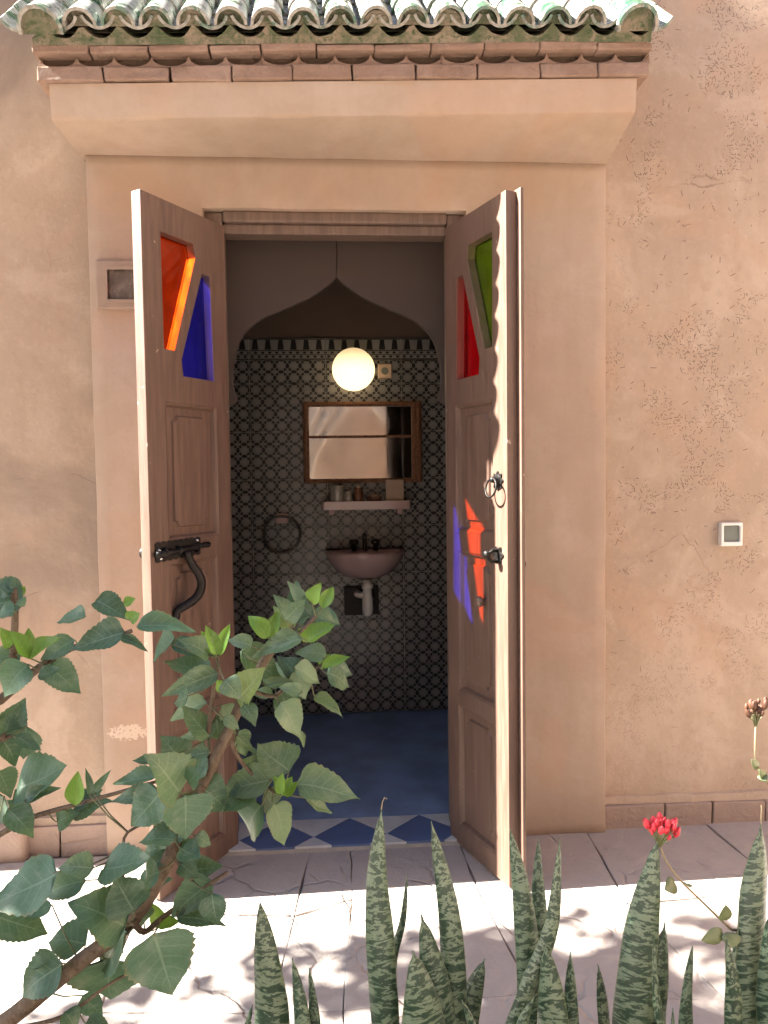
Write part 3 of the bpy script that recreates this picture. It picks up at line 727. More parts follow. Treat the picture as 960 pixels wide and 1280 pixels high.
bm = bmesh.new(); torus(bm, .011, .0028, 14, 6, Matrix.Translation((.242, YL(-.021), 1.082)) @ Matrix.Rotation(R(90), 4, 'X')); mk('eye', bm, 'iron', hl_, smooth=True)
bm = bmesh.new(); lathe(bm, [(.0, .0), (.010, .0), (.011, .010), (.018, .016), (.020, .024), (.012, .032), (0, .033)], 16, Matrix.Translation((.352, YL(TK), 1.10)) @ Matrix.Rotation(R(90), 4, 'X')); mk('outer_knob', bm, 'iron', dl, smooth=True)
# right leaf: ring knocker, latch, wooden knob, outer knob
def rosette(name, u, z, R0, lobes, parent, dep=.004):
    pts = [((R0*(1+.18*math.cos(lobes*a)))*math.cos(a)+u, (R0*(1+.18*math.cos(lobes*a)))*math.sin(a)+z) for a in [2*math.pi*i/48 for i in range(48)]]
    bm = bmesh.new(); prism(bm, [pts], lambda a, b: (a, -dep, b), lambda a, b: (a, .0005, b)); return mk(name, bm, 'iron', parent, bevel=.001)
kp = rosette('knocker_plate', .335, 1.312, .027, 8, dr)
bm = bmesh.new(); lathe(bm, [(.0, .026), (.008, .024), (.011, .016), (.009, .008), (.016, .002), (.017, 0)], 16, Matrix.Translation((.335, -.004, 1.316)) @ Matrix.Rotation(R(90), 4, 'X')); mk('boss', bm, 'iron', kp, smooth=True)
bm = bmesh.new(); torus(bm, .030, .0032, 30, 8, Matrix.Translation((.335, -.028, 1.290)) @ Matrix.Rotation(R(80), 4, 'X')); mk('knocker_ring', bm, 'iron', dr, smooth=True)
lp_ = rosette('latch_plate', .335, 1.075, .026, 6, dr)
lt_ = tube_part('thumb_latch', [(.335, -.003, 1.09), (.335, -.022, 1.092), (.333, -.034, 1.082), (.332, -.036, 1.066), (.333, -.026, 1.056), (.335, -.006, 1.054)], .006, 'iron', dr)
bm = bmesh.new(); lathe(bm, [(0, .02), (.010, .018), (.013, .010), (.010, .002), (.008, 0)], 14, Matrix.Translation((.332, -.034, 1.080)) @ Matrix.Rotation(R(90), 4, 'X')); mk('thumb_piece', bm, 'iron', lt_, smooth=True)
bm = bmesh.new(); lathe(bm, [(0, .034), (.012, .032), (.019, .024), (.017, .016), (.009, .009), (.009, 0)], 18, Matrix.Translation((.236, .0085, .912)) @ Matrix.Rotation(R(90), 4, 'X')); mk('wooden_knob', bm, 'woodknob', dr, smooth=True)
bm = bmesh.new(); lathe(bm, [(0, .0), (.010, 0), (.010, .012), (.016, .018), (.016, .028), (.008, .034), (0, .035)], 16, Matrix.Translation((.355, TK+.013, 1.045)) @ Matrix.Rotation(R(-90), 4, 'X')); mk('outer_knob', bm, 'iron', dr, smooth=True)

# ================================================================== BATHROOM FITTINGS
YB = 1.444
lamp = empty('globe_lamp', (.132, 1.33, 1.897), 'lit round globe lamp on the tiled bathroom wall', 'lamp')
bm = bmesh.new(); bmesh.ops.create_uvsphere(bm, u_segments=40, v_segments=24, radius=.113); mk('globe', bm, 'glow', lamp, smooth=True)
bm = bmesh.new(); lathe(bm, [(0, 0), (.045, 0), (.045, .03), (.03, .06), (0, .06)], 24, Matrix.Translation((0, .1135, -.02)) @ Matrix.Rotation(R(90), 4, 'X')); mk('lamp_base', bm, 'whitepl', lamp, smooth=True)
so = empty('wall_socket', (.306, YB, 1.903), 'small beige electric socket on the tiles beside the globe lamp', 'socket')
bm = bmesh.new(); bxm(bm, (-.038, -.012, -.039), (.038, -.0005, .039)); mk('cover', bm, 'card', so, bevel=.004)
bm = bmesh.new(); lathe(bm, [(0, .002), (.018, .002), (.020, 0)], 20, Matrix.Translation((0, -.0122, 0)) @ Matrix.Rotation(R(90), 4, 'X')); mk('socket_well', bm, 'greypl', so)

mi = empty('wall_mirror', (.18, YB, 1.297), 'wide mirror in a carved reddish wood frame over the basin', 'mirror')
mf = (-.143-.18, .502-.18, 0, .44)
def rr(a, b, c, e): return [(a, c), (b, c), (b, e), (a, e)]
bm = bmesh.new(); prism(bm, [rr(mf[0], mf[1], 0, .44), rr(mf[0]+.032, mf[1]-.055, .024, .414)], lambda a, b: (a, -.030, b), lambda a, b: (a, -.0005, b)); frm = mk('carved_frame', bm, 'gilt', mi, bevel=.006)
bm = bmesh.new(); bxm(bm, (mf[0]+.030, -.014, .022), (mf[1]-.053, -.010, .416)); mk('mirror_glass', bm, 'mirror', mi)
box('glazing_bar', (mf[0]+.033, -.026, .244), (mf[1]-.056, -.0145, .258), 'gilt', mi, .003)
bead0 = None
bm = bmesh.new(); bmesh.ops.create_uvsphere(bm, u_segments=8, v_segments=5, radius=.0062); bead = mk('carved_bead', bm, 'gilt', frm, smooth=True); nb = 0
def beadat(x, z):
    global nb
    o = bead if nb == 0 else inst(bead, frm); o.location = (x, -.031, z); nb += 1
for i in range(32): beadat(mf[0]+.015, .012+.0134*i)
for i in range(32): beadat(mf[1]-.015, .012+.0134*i); beadat(mf[1]-.040, .012+.0134*i)
for i in range(42): beadat(mf[0]+.03+.0137*i, .427); beadat(mf[0]+.03+.0137*i, .012)

sh = empty('bathroom_shelf', (.19, YB, 1.20), 'pink ceramic shelf under the mirror', 'shelf')
bm = bmesh.new(); n = 12; pl = [(-.24, 0), (.24, 0)] + [(.24-.02*(1-math.cos(R(90*i/6))), -.10-.02*math.sin(R(90*i/6))) for i in range(7)] + [(-.22-.02*math.sin(R(90*i/6)), -.10-.02*math.cos(R(90*i/6))) for i in range(7)]
prism(bm, [pl], lambda a, b: (a, b-.0005, .0), lambda a, b: (a, b*.97-.0005, -.045)); mk('shelf_board', bm, 'ceramic', sh, bevel=.006)
box('bracket', (-.20, -.05, -.075), (-.17, -.001, -.046), 'ceramic', sh, .004); box('bracket', (.17, -.05, -.075), (.20, -.001, -.046), 'ceramic', sh, .004)
def lth(name, prof, loc, mat, label=None, cat=None, parent=None, n=24):
    bm = bmesh.new(); lathe(bm, prof, n); o = mk(name, bm, mat, parent, smooth=True); o.location = loc
    if label: tag(o, label, cat)
    return o
ZS = 1.2005
lth('tin_cup', [(0, 0), (.036, 0), (.038, .004), (.040, .082), (.0385, .084), (.037, .080), (.035, .008), (0, .006)], (.035, 1.375, ZS), 'tin', 'grey tin cup standing on the pink shelf', 'cup')
b1 = lth('bottle', [(0, 0), (.024, 0), (.026, .004), (.026, .052), (.016, .066), (.011, .070), (.011, .082), (0, .083)], (.150, 1.375, ZS), 'bottle', 'small brown bottle on the shelf between cup and card', 'bottle')
bm = bmesh.new(); lathe(bm, [(.0135, .070), (.0135, .086), (0, .088)], 16); mk('cap', bm, 'card', b1, smooth=True)
lth('jar', [(0, 0), (.021, 0), (.023, .004), (.023, .038), (.020, .043), (.021, .052), (.018, .054), (0, .054)], (.095, 1.365, ZS), 'tin', 'short jar on the shelf beside the tin cup', 'jar')
d1 = empty('soap_dish', (.235, 1.37, ZS), 'little dark soap dish on the shelf next to the card', 'dish')
lth('dish', [(0, 0), (.030, 0), (.040, .012), (.042, .022), (.039, .022), (.028, .008), (0, .007)], (0, 0, 0), 'bottle', parent=d1); bm = bmesh.new(); lathe(bm, [(0, .008), (.022, .010), (.026, .02), (.02, .032), (0, .035)], 18); mk('soap', bm, 'card', d1, smooth=True)
cd = box('folded_card', (.298, 1.365, ZS), (.395, 1.371, 1.312), 'card', None, .001); tag(cd, 'beige card leaning on the wall at the end of the shelf', 'card')
cd.rotation_euler = (0, 0, 0)

ba = empty('wash_basin', (.18, YB, .93), 'small pink ceramic wash basin on the patterned tiles', 'basin')
bm = bmesh.new(); rings = []; n = 36
prof = [(1.0, 0.0, 0), (1.03, .008, 0), (1.04, -.012, 0), (1.0, -.03, 0), (.93, -.065, 0), (.74, -.115, 0), (.42, -.148, 0), (.16, -.158, 0)]
inner = [(.93, .004, 0), (.88, -.012, 0), (.78, -.06, 0), (.5, -.105, 0), (.1, -.115, 0)]
def brim(s, z, dy=0):
    out = []
    for k in range(n+1):
        a = math.pi*k/n; x = .208*s*math.cos(a); y = -.30*s*abs(math.sin(a))**.75
        out.append(bm.verts.new((x, min(y, 0)-.0005, z)))
    return out
ro = [brim(s, z) for s, z, _ in prof]; ri = [brim(s, z) for s, z, _ in inner]
for v in ri: 
    for p in v: p.co.y = p.co.y*.93 - .028 if p.co.y < -.002 else -.03
seq = [ri[-1]] + ri[::-1][1:] + ro
for a, b in zip(seq, seq[1:]):
    for k in range(n): bm.faces.new((a[k], a[k+1], b[k+1], b[k]))
bm.faces.new(ro[-1]); bm.faces.new(ri[-1][::-1])
for a, b in zip(ro, ro[1:]): bm.faces.new((a[0], b[0], b[n], a[n]))
for a, b in zip(ri, ri[1:]):
    try: bm.faces.new((a[0], a[n], b[n], b[0]))
    except ValueError: pass
try: bm.faces.new((ri[0][0], ri[0][n], ro[0][n], ro[0][0]))
except ValueError: pass
mk('basin_bowl', bm, 'ceramic', ba, smooth=True)
tp = tube_part('tap', smooth_path([(0, -.055, .0), (0, -.055, .06), (0, -.07, .085), (0, -.11, .085), (0, -.135, .066)], 4), .011, 'chrome', ba)
for s in (-1, 1):
    bm = bmesh.new(); lathe(bm, [(0, 0), (.014, 0), (.012, .03), (.024, .036), (.026, .05), (.014, .058), (0, .058)], 14, Matrix.Translation((s*.058, -.055, 0))); mk('tap_handle', bm, 'chrome', ba, smooth=True)
bm = bmesh.new(); lathe(bm, [(0, .004), (.009, .004), (.010, 0)], 16, Matrix.Translation((-.075, -.262, -.028)) @ Matrix.Rotation(R(100), 4, 'X')); mk('overflow_hole', bm, 'iron', ba)
bm = bmesh.new(); lathe(bm, [(0, -.345), (.018, -.345), (.027, -.335), (.029, -.31), (.029, -.25), (.024, -.235), (.024, -.20), (.031, -.195), (.031, -.175), (.022, -.17), (.022, -.150), (0, -.150)], 20, Matrix.Translation((.008, -.14, 0))); trp = mk('bottle_trap', bm, 'whitepl', ba, smooth=True)
tube_part('waste_pipe', [(.008, -.12, -.235), (-.03, -.10, -.235), (-.045, -.07, -.235), (-.045, -.001, -.235)], .018, 'whitepl', ba, 12)
bm = bmesh.new(); bxm(bm, (-.115, -.02, -.36), (.075, -.0005, -.20)); mk('wall_recess_plate', bm, 'iron', ba, bevel=.004)
tr = empty('towel_ring', (-.265, YB, 1.112), 'dark towel ring on a pale mount left of the basin', 'towel ring')
bm = bmesh.new(); bxm(bm, (-.034, -.030, -.030), (.034, -.0005, .026)); mk('mount', bm, 'ceramic', tr, bevel=.010)
bm = bmesh.new(); torus(bm, .098, .0075, 40, 8, Matrix.Translation((0, -.040, -.088)) @ Matrix.Rotation(R(84), 4, 'X')); mk('ring', bm, 'chrome', tr, smooth=True)

# ---- fittings on the outer wall
wl_ = empty('wall_light', (-.700, -.001, 1.995), 'square wall light with pale frame and dark glass behind the door with orange glass', 'wall light')
bm = bmesh.new(); prism(bm, [rr(-.085, .085, -.082, .082), rr(-.050, .050, -.056, .056)], lambda a, b: (a, -.020, b), lambda a, b: (a, -.0, b)); mk('light_frame', bm, 'plfr', wl_, bevel=.006)
bm = bmesh.new(); prism(bm, [rr(-.056, .056, -.062, .062), rr(-.044, .044, -.050, .050)], lambda a, b: (a, -.0235, b), lambda a, b: (a, -.0205, b)); mk('inner_rim', bm, 'plfr', wl_, bevel=.001)
bm = bmesh.new(); bxm(bm, (-.049, -.010, -.055), (.049, -.006, .055)); mk('light_glass', bm, 'dkglass', wl_)
ws = empty('wall_switch', (1.494, .050, 1.097), 'white plastic switch box with dark grey face on the plaster wall', 'switch')
bm = bmesh.new(); prism(bm, [rr(-.042, .042, -.044, .044), rr(-.031, .031, -.028, .033)], lambda a, b: (a, -.022, b), lambda a, b: (a, .004, b)); mk('switch_frame', bm, 'whitepl', ws, bevel=.004)
bm = bmesh.new(); bxm(bm, (-.0305, -.014, -.0275), (.0305, .002, .0325)); mk('switch_face', bm, 'greypl', ws, bevel=.002)

# ================================================================== COURTYARD BEHIND THE CAMERA (seen in the mirror, bounces light)
ow = plaster('opposite_wall', -5.0, 6.2, -.02, 6.4, 5.2, 5.5, 'court', None, rnd='', amp=.01, step=.3)
ow.rotation_euler = (0, 0, math.pi); tag(ow, 'plain beige wall across the courtyard, seen in the bathroom mirror', 'wall')
sun_block = plaster('sun_block_pier', -3.3, -2.9, -.02, 7.0, -.13, .30, 'wall', None, rnd='LRT', amp=.006, step=.2, r=.02); tag(sun_block, 'added unseen plaster upright that keeps grazing sun off the wall', 'sun_block')  # out of view, added to keep grazing sun off the wall
ew = box('courtyard_end_wall', (6.2, -5.5, -.02), (6.5, .3, 4.6), 'court', None, .01); tag(ew, 'sunlit beige wall closing the end of the courtyard', 'wall')
def curtain(name, x0, x1, y, z0, z1, tie, label):
    bm = bmesh.new(); nx, nz = 60, 24; g = []
    for i in range(nx+1):
        c = []
        for j in range(nz+1):
            s, t = i/nx, j/nz; pull = math.sin(math.pi*min(1, max(0, t)))**2*.55*(1 if tie else 0)
            xx = x0+(x1-x0)*s; ed = x0 if tie < 0 else x1
            xx = xx+(ed-xx)*pull; yy = y+.05*math.sin(s*34+.5*math.sin(t*3))*(1-.3*pull)+.02*noise.noise((s*7, t*4, x0)); c.append(bm.verts.new((xx, yy, z0+(z1-z0)*t)))
        g.append(c)
    for i in range(nx):
        for j in range(nz): bm.faces.new((g[i][j], g[i+1][j], g[i+1][j+1], g[i][j+1]))
    o = mk(name, bm, 'cream', None, smooth=True); s_ = o.modifiers.new('thick', 'SOLIDIFY'); s_.thickness = .004
    return tag(o, label, 'curtain', 'cream courtyard curtains')
curtain('curtain', -.75, .45, -4.4, .02, 2.7, -1, 'cream curtain gathered towards the post nearer the courtyard tree')
curtain('curtain', .35, 1.75, -4.45, .02, 2.7, 1, 'cream curtain gathered towards the post nearer the sunlit end wall')
rl = tag(tube_part('curtain_rail', [(-1.1, -4.42, 2.72), (2.1, -4.42, 2.72)], .018, 'iron', None), 'iron rail carrying the cream curtains', 'rail')
for x in (-1.1, 2.1): tube_part('rail_post', [(x, -4.42, 0), (x, -4.42, 2.72)], .022, 'iron', rl)

LEAVES = [(0,0,-0.548,-1.285,1.002,-0.588,-1.309,0.956,0.053),
(0,0,-0.577,-1.239,1.01,-0.627,-1.263,1.007,0.038),
(0,0,-0.474,-1.255,1.037,-0.533,-1.268,1.007,0.035),
(0,0,-0.517,-1.322,0.989,-0.478,-1.326,1.005,0.017),
(0,1,-0.529,-1.325,1.022,-0.554,-1.333,1.072,0.024),
(0,1,-0.53,-1.32,1.021,-0.487,-1.341,1.065,0.021),
(0,1,-0.552,-1.271,1.013,-0.553,-1.264,1.062,0.022),
(0,1,-0.57,-1.313,1.037,-0.573,-1.323,1.075,0.019),
(1,0,-0.425,-1.342,1.093,-0.483,-1.33,1.096,0.025),
(1,0,-0.357,-1.349,1.065,-0.445,-1.366,1.057,0.046),
(1,0,-0.423,-1.293,1.114,-0.362,-1.317,1.098,0.029),
(1,1,-0.368,-1.31,1.109,-0.35,-1.315,1.121,0.013),
(1,1,-0.333,-1.41,1.099,-0.317,-1.417,1.112,0.015),
(1,1,-0.339,-1.387,1.096,-0.343,-1.385,1.111,0.014),
(1,0,-0.325,-1.405,1.089,-0.233,-1.409,1.089,0.028),
(1,0,-0.369,-1.341,1.056,-0.322,-1.35,1.041,0.014),
(0,0,-0.581,-1.253,1.132,-0.603,-1.266,1.149,0.023),
(0,0,-0.552,-1.322,1.105,-0.579,-1.331,1.104,0.026),
(0,1,-0.582,-1.235,1.122,-0.568,-1.237,1.135,0.015),
(0,0,-0.559,-1.286,1.119,-0.549,-1.287,1.11,0.018),
(0,0,-0.579,-1.267,1.131,-0.598,-1.272,1.126,0.019),
(0,0,-0.625,-1.219,0.844,-0.609,-1.217,0.886,0.043),
(0,0,-0.569,-1.296,0.875,-0.526,-1.298,0.85,0.02),
(0,0,-0.611,-1.256,0.856,-0.585,-1.248,0.805,0.035),
(0,0,-0.601,-1.228,0.751,-0.509,-1.25,0.804,0.055),
(0,0,-0.648,-1.193,0.772,-0.614,-1.209,0.738,0.039),
(0,0,-0.569,-1.271,0.748,-0.513,-1.267,0.769,0.022),
(0,0,-0.582,-1.309,0.75,-0.536,-1.316,0.702,0.043),
(0,1,-0.459,-1.325,0.757,-0.459,-1.324,0.81,0.027),
(1,0,-0.435,-1.323,0.773,-0.437,-1.325,0.82,0.011),
(1,0,-0.434,-1.307,0.771,-0.401,-1.318,0.813,0.01),
(0,0,-0.498,-1.233,0.704,-0.432,-1.235,0.729,0.04),
(0,0,-0.522,-1.249,0.694,-0.482,-1.254,0.712,0.032),
(0,0,-0.63,-1.212,0.732,-0.658,-1.203,0.682,0.046),
(0,0,-0.563,-1.264,0.714,-0.601,-1.263,0.745,0.03),
(1,0,-0.461,-1.422,0.688,-0.57,-1.416,0.635,0.061),
(1,0,-0.596,-1.339,0.572,-0.519,-1.316,0.522,0.054),
(1,0,-0.51,-1.315,0.573,-0.558,-1.329,0.565,0.024),
(1,0,-0.429,-1.376,0.647,-0.508,-1.374,0.628,0.041),
(1,2,-0.398,-1.427,0.695,-0.451,-1.435,0.705,0.037),
(1,0,-0.392,-1.406,0.679,-0.311,-1.436,0.716,0.036),
(1,0,-0.337,-1.422,0.613,-0.367,-1.416,0.67,0.066),
(1,0,-0.351,-1.412,0.584,-0.425,-1.44,0.649,0.073),
(1,0,-0.358,-1.375,0.553,-0.443,-1.359,0.478,0.063),
(1,0,-0.307,-1.419,0.572,-0.276,-1.433,0.477,0.1),
(1,0,-0.409,-1.353,0.493,-0.409,-1.34,0.405,0.091),
(1,0,-0.453,-1.315,0.499,-0.521,-1.305,0.508,0.058),
(1,0,-0.468,-1.391,0.513,-0.535,-1.406,0.473,0.058),
(1,0,-0.488,-1.38,0.512,-0.54,-1.371,0.501,0.019),
(1,0,-0.469,-1.296,0.389,-0.429,-1.313,0.362,0.036),
(1,0,-0.462,-1.405,0.437,-0.436,-1.416,0.415,0.03),
(1,0,-0.431,-1.397,0.41,-0.388,-1.402,0.406,0.023),
(1,0,-0.221,-1.348,0.621,-0.29,-1.373,0.576,0.051),
(1,0,-0.208,-1.429,0.643,-0.2,-1.439,0.59,0.038),
(1,0,-0.278,-1.378,0.578,-0.195,-1.383,0.565,0.032),
(1,1,-0.329,-1.297,0.51,-0.337,-1.295,0.552,0.022),
(1,1,-0.314,-1.358,0.547,-0.28,-1.358,0.557,0.019),
(1,0,-0.344,-1.335,0.544,-0.35,-1.349,0.585,0.021),
(1,0,-0.358,-1.304,0.582,-0.308,-1.299,0.606,0.044),
(1,0,-0.319,-1.308,0.793,-0.401,-1.299,0.787,0.025),
(1,0,-0.301,-1.375,0.789,-0.378,-1.39,0.796,0.03),
(1,0,-0.291,-1.416,0.813,-0.339,-1.416,0.757,0.056),
(1,2,-0.254,-1.421,0.811,-0.285,-1.453,0.888,0.053),
(1,0,-0.255,-1.401,0.799,-0.24,-1.425,0.738,0.073),
(1,0,-0.267,-1.382,0.851,-0.28,-1.4,0.895,0.041),
(1,0,-0.293,-1.43,0.872,-0.326,-1.444,0.878,0.014),
(1,0,-0.245,-1.416,0.824,-0.223,-1.423,0.853,0.027),
(1,0,-0.265,-1.426,0.734,-0.33,-1.415,0.738,0.029),
(1,0,-0.29,-1.344,0.666,-0.329,-1.36,0.66,0.024),
(1,2,-0.239,-1.395,0.723,-0.212,-1.401,0.715,0.022),
(1,0,-0.269,-1.379,0.669,-0.237,-1.393,0.652,0.03),
(1,0,-0.318,-1.311,0.665,-0.356,-1.302,0.655,0.029),
(1,0,-0.285,-1.365,0.712,-0.256,-1.369,0.734,0.028),
(1,0,-0.26,-1.418,0.716,-0.225,-1.432,0.708,0.031),
(1,0,-0.288,-1.382,0.714,-0.297,-1.394,0.761,0.031),
(1,0,-0.269,-1.314,0.62,-0.216,-1.331,0.641,0.033),
(1,0,-0.292,-1.427,0.682,-0.327,-1.419,0.666,0.033),
(1,2,-0.2,-1.356,0.992,-0.286,-1.39,0.974,0.035),
(1,2,-0.214,-1.354,1.023,-0.256,-1.379,1.061,0.029),
(1,1,-0.202,-1.356,1.022,-0.228,-1.344,1.065,0.017),
(1,1,-0.207,-1.309,1.011,-0.187,-1.307,1.068,0.019),
(1,1,-0.197,-1.393,1.034,-0.205,-1.403,1.083,0.018),
(1,2,-0.138,-1.367,1.041,-0.182,-1.362,1.055,0.024),
(1,2,-0.167,-1.315,1.021,-0.093,-1.307,0.97,0.05),
(1,2,-0.055,-1.344,1.044,-0.135,-1.368,1.038,0.03),
(1,2,-0.225,-1.316,0.929,-0.306,-1.298,0.904,0.029),
(1,2,-0.224,-1.311,0.867,-0.284,-1.304,0.87,0.019),
(1,2,-0.212,-1.315,0.899,-0.209,-1.313,0.857,0.043),
(1,2,-0.21,-1.398,0.87,-0.257,-1.403,0.865,0.019),
(1,3,-0.173,-1.34,0.939,-0.126,-1.37,1.002,0.037),
(1,2,-0.18,-1.426,1.0,-0.153,-1.437,0.972,0.033),
(1,1,-0.112,-1.354,1.051,-0.144,-1.352,1.092,0.027),
(1,1,-0.117,-1.256,1.03,-0.104,-1.262,1.079,0.024),
(1,3,-0.073,-1.259,1.045,-0.111,-1.245,1.089,0.028),
(1,2,-0.065,-1.256,1.065,-0.031,-1.264,1.088,0.035),
(1,2,-0.081,-1.359,1.084,-0.052,-1.371,1.117,0.028),
(1,1,-0.035,-1.362,1.111,-0.023,-1.374,1.147,0.021),
(1,1,-0.019,-1.303,1.093,0.001,-1.295,1.13,0.023),
(1,2,-0.055,-1.272,1.095,-0.075,-1.277,1.139,0.021),
(1,2,-0.034,-1.299,1.088,0.006,-1.294,1.067,0.017),
(1,1,-0.043,-1.378,1.048,-0.001,-1.377,1.08,0.026),
(1,1,-0.043,-1.263,1.022,-0.063,-1.26,1.049,0.021),
(1,2,-0.013,-1.285,1.001,-0.066,-1.291,1.017,0.031),
(1,2,-0.068,-1.365,1.002,-0.019,-1.359,0.975,0.03),
(1,1,-0.02,-1.343,0.992,0.028,-1.338,1.013,0.018),
(1,1,-0.022,-1.254,0.97,-0.01,-1.258,0.997,0.02),
(1,2,-0.013,-1.334,0.98,0.034,-1.324,0.963,0.037),
(1,2,-0.037,-1.289,0.929,0.016,-1.308,0.9,0.022),
(1,2,-0.093,-1.372,0.941,-0.055,-1.394,0.896,0.044),
(1,2,-0.068,-1.263,0.856,-0.056,-1.259,0.82,0.01),
(1,2,-0.055,-1.37,0.958,-0.095,-1.364,0.97,0.022),
(1,2,-0.115,-1.253,0.923,-0.155,-1.252,0.93,0.021),
(1,2,-0.123,-1.341,0.966,-0.068,-1.345,0.975,0.014),
(1,2,-0.155,-1.372,0.942,-0.133,-1.389,0.912,0.025),
(1,2,-0.146,-1.254,0.951,-0.176,-1.254,0.937,0.023),
(1,2,-0.084,-1.316,0.796,-0.135,-1.302,0.849,0.065),
(1,2,-0.113,-1.329,0.791,-0.212,-1.314,0.766,0.05),
(1,2,-0.131,-1.274,0.781,-0.169,-1.288,0.814,0.033),
(1,1,-0.094,-1.355,0.772,-0.105,-1.363,0.808,0.015),
(1,1,-0.094,-1.356,0.772,-0.077,-1.358,0.804,0.017),
(1,1,-0.091,-1.354,0.771,-0.068,-1.359,0.795,0.017),
(1,1,-0.096,-1.372,0.779,-0.093,-1.365,0.814,0.015),
(1,2,-0.069,-1.34,0.781,0.038,-1.354,0.778,0.055),
(1,2,-0.058,-1.308,0.745,-0.006,-1.298,0.713,0.023),
(1,0,-0.132,-1.331,0.745,-0.175,-1.318,0.682,0.057),
(1,2,-0.115,-1.32,0.744,-0.082,-1.326,0.667,0.043),
(1,2,-0.18,-1.317,0.75,-0.209,-1.333,0.78,0.029),
(1,0,-0.142,-1.328,0.761,-0.197,-1.347,0.757,0.043),
(1,2,-0.238,-1.429,0.976,-0.265,-1.426,0.969,0.024),
(1,1,-0.184,-1.406,0.974,-0.193,-1.409,0.995,0.017),
(1,2,-0.181,-1.288,0.858,-0.148,-1.291,0.827,0.018),
(1,2,-0.188,-1.384,0.923,-0.161,-1.387,0.905,0.019),
(1,0,-0.218,-1.352,0.981,-0.246,-1.349,0.995,0.018)]
BRANCHES = [(1,[(-0.665,-1.37,0.332,0.016),
(-0.558,-1.365,0.41,0.0151),
(-0.449,-1.36,0.493,0.0142),
(-0.359,-1.355,0.56,0.0133),
(-0.303,-1.35,0.648,0.0124),
(-0.264,-1.345,0.737,0.0115),
(-0.227,-1.34,0.806,0.0106),
(-0.189,-1.335,0.882,0.0097),
(-0.152,-1.33,0.955,0.0088),
(-0.109,-1.325,1.025,0.0079),
(-0.069,-1.32,1.061,0.007)]),
(1,[(-0.153,-1.325,0.954,0.004),
(-0.104,-1.319,0.939,0.0035),
(-0.075,-1.312,0.972,0.003),
(-0.032,-1.306,0.984,0.0025),
(-0.01,-1.3,0.997,0.002)]),
(1,[(-0.189,-1.33,0.88,0.004),
(-0.171,-1.32,0.825,0.0037),
(-0.123,-1.31,0.767,0.0033),
(-0.094,-1.3,0.754,0.003)]),
(1,[(-0.379,-1.36,0.547,0.0035),
(-0.372,-1.35,0.659,0.003),
(-0.366,-1.34,0.711,0.0025),
(-0.291,-1.33,0.732,0.002)]),
(1,[(-0.355,-1.37,0.569,0.006),
(-0.337,-1.362,0.542,0.0053),
(-0.304,-1.355,0.564,0.0045),
(-0.225,-1.348,0.614,0.0037),
(-0.194,-1.34,0.63,0.003)]),
(1,[(-0.543,-1.4,0.411,0.004),
(-0.467,-1.393,0.422,0.0033),
(-0.381,-1.387,0.475,0.0027),
(-0.321,-1.38,0.495,0.002)]),
(1,[(-0.229,-1.33,0.802,0.005),
(-0.22,-1.34,0.899,0.0043),
(-0.202,-1.35,1.008,0.0037),
(-0.202,-1.36,1.024,0.003)]),
(1,[(-0.109,-1.32,1.023,0.004),
(-0.059,-1.315,1.053,0.0035),
(-0.03,-1.31,1.08,0.003)]),
(1,[(-0.263,-1.35,0.74,0.006),
(-0.285,-1.365,0.691,0.005),
(-0.249,-1.38,0.64,0.004)]),
(0,[(-0.707,-1.27,0.857,0.01),
(-0.609,-1.262,0.932,0.009),
(-0.569,-1.253,0.965,0.008),
(-0.535,-1.245,0.992,0.007),
(-0.487,-1.237,1.018,0.006),
(-0.43,-1.228,1.027,0.005),
(-0.38,-1.22,1.045,0.004)]),
(0,[(-0.663,-1.29,0.664,0.006),
(-0.609,-1.284,0.691,0.0054),
(-0.554,-1.278,0.717,0.0048),
(-0.491,-1.272,0.732,0.0042),
(-0.413,-1.266,0.749,0.0036),
(-0.334,-1.26,0.767,0.003)]),
(0,[(-0.589,-1.26,0.968,0.007),
(-0.582,-1.257,1.041,0.0067),
(-0.58,-1.253,1.099,0.0063),
(-0.583,-1.25,1.135,0.006)]),
(0,[(-0.638,-1.27,0.824,0.005),
(-0.604,-1.265,0.858,0.004),
(-0.591,-1.26,0.864,0.003)])]
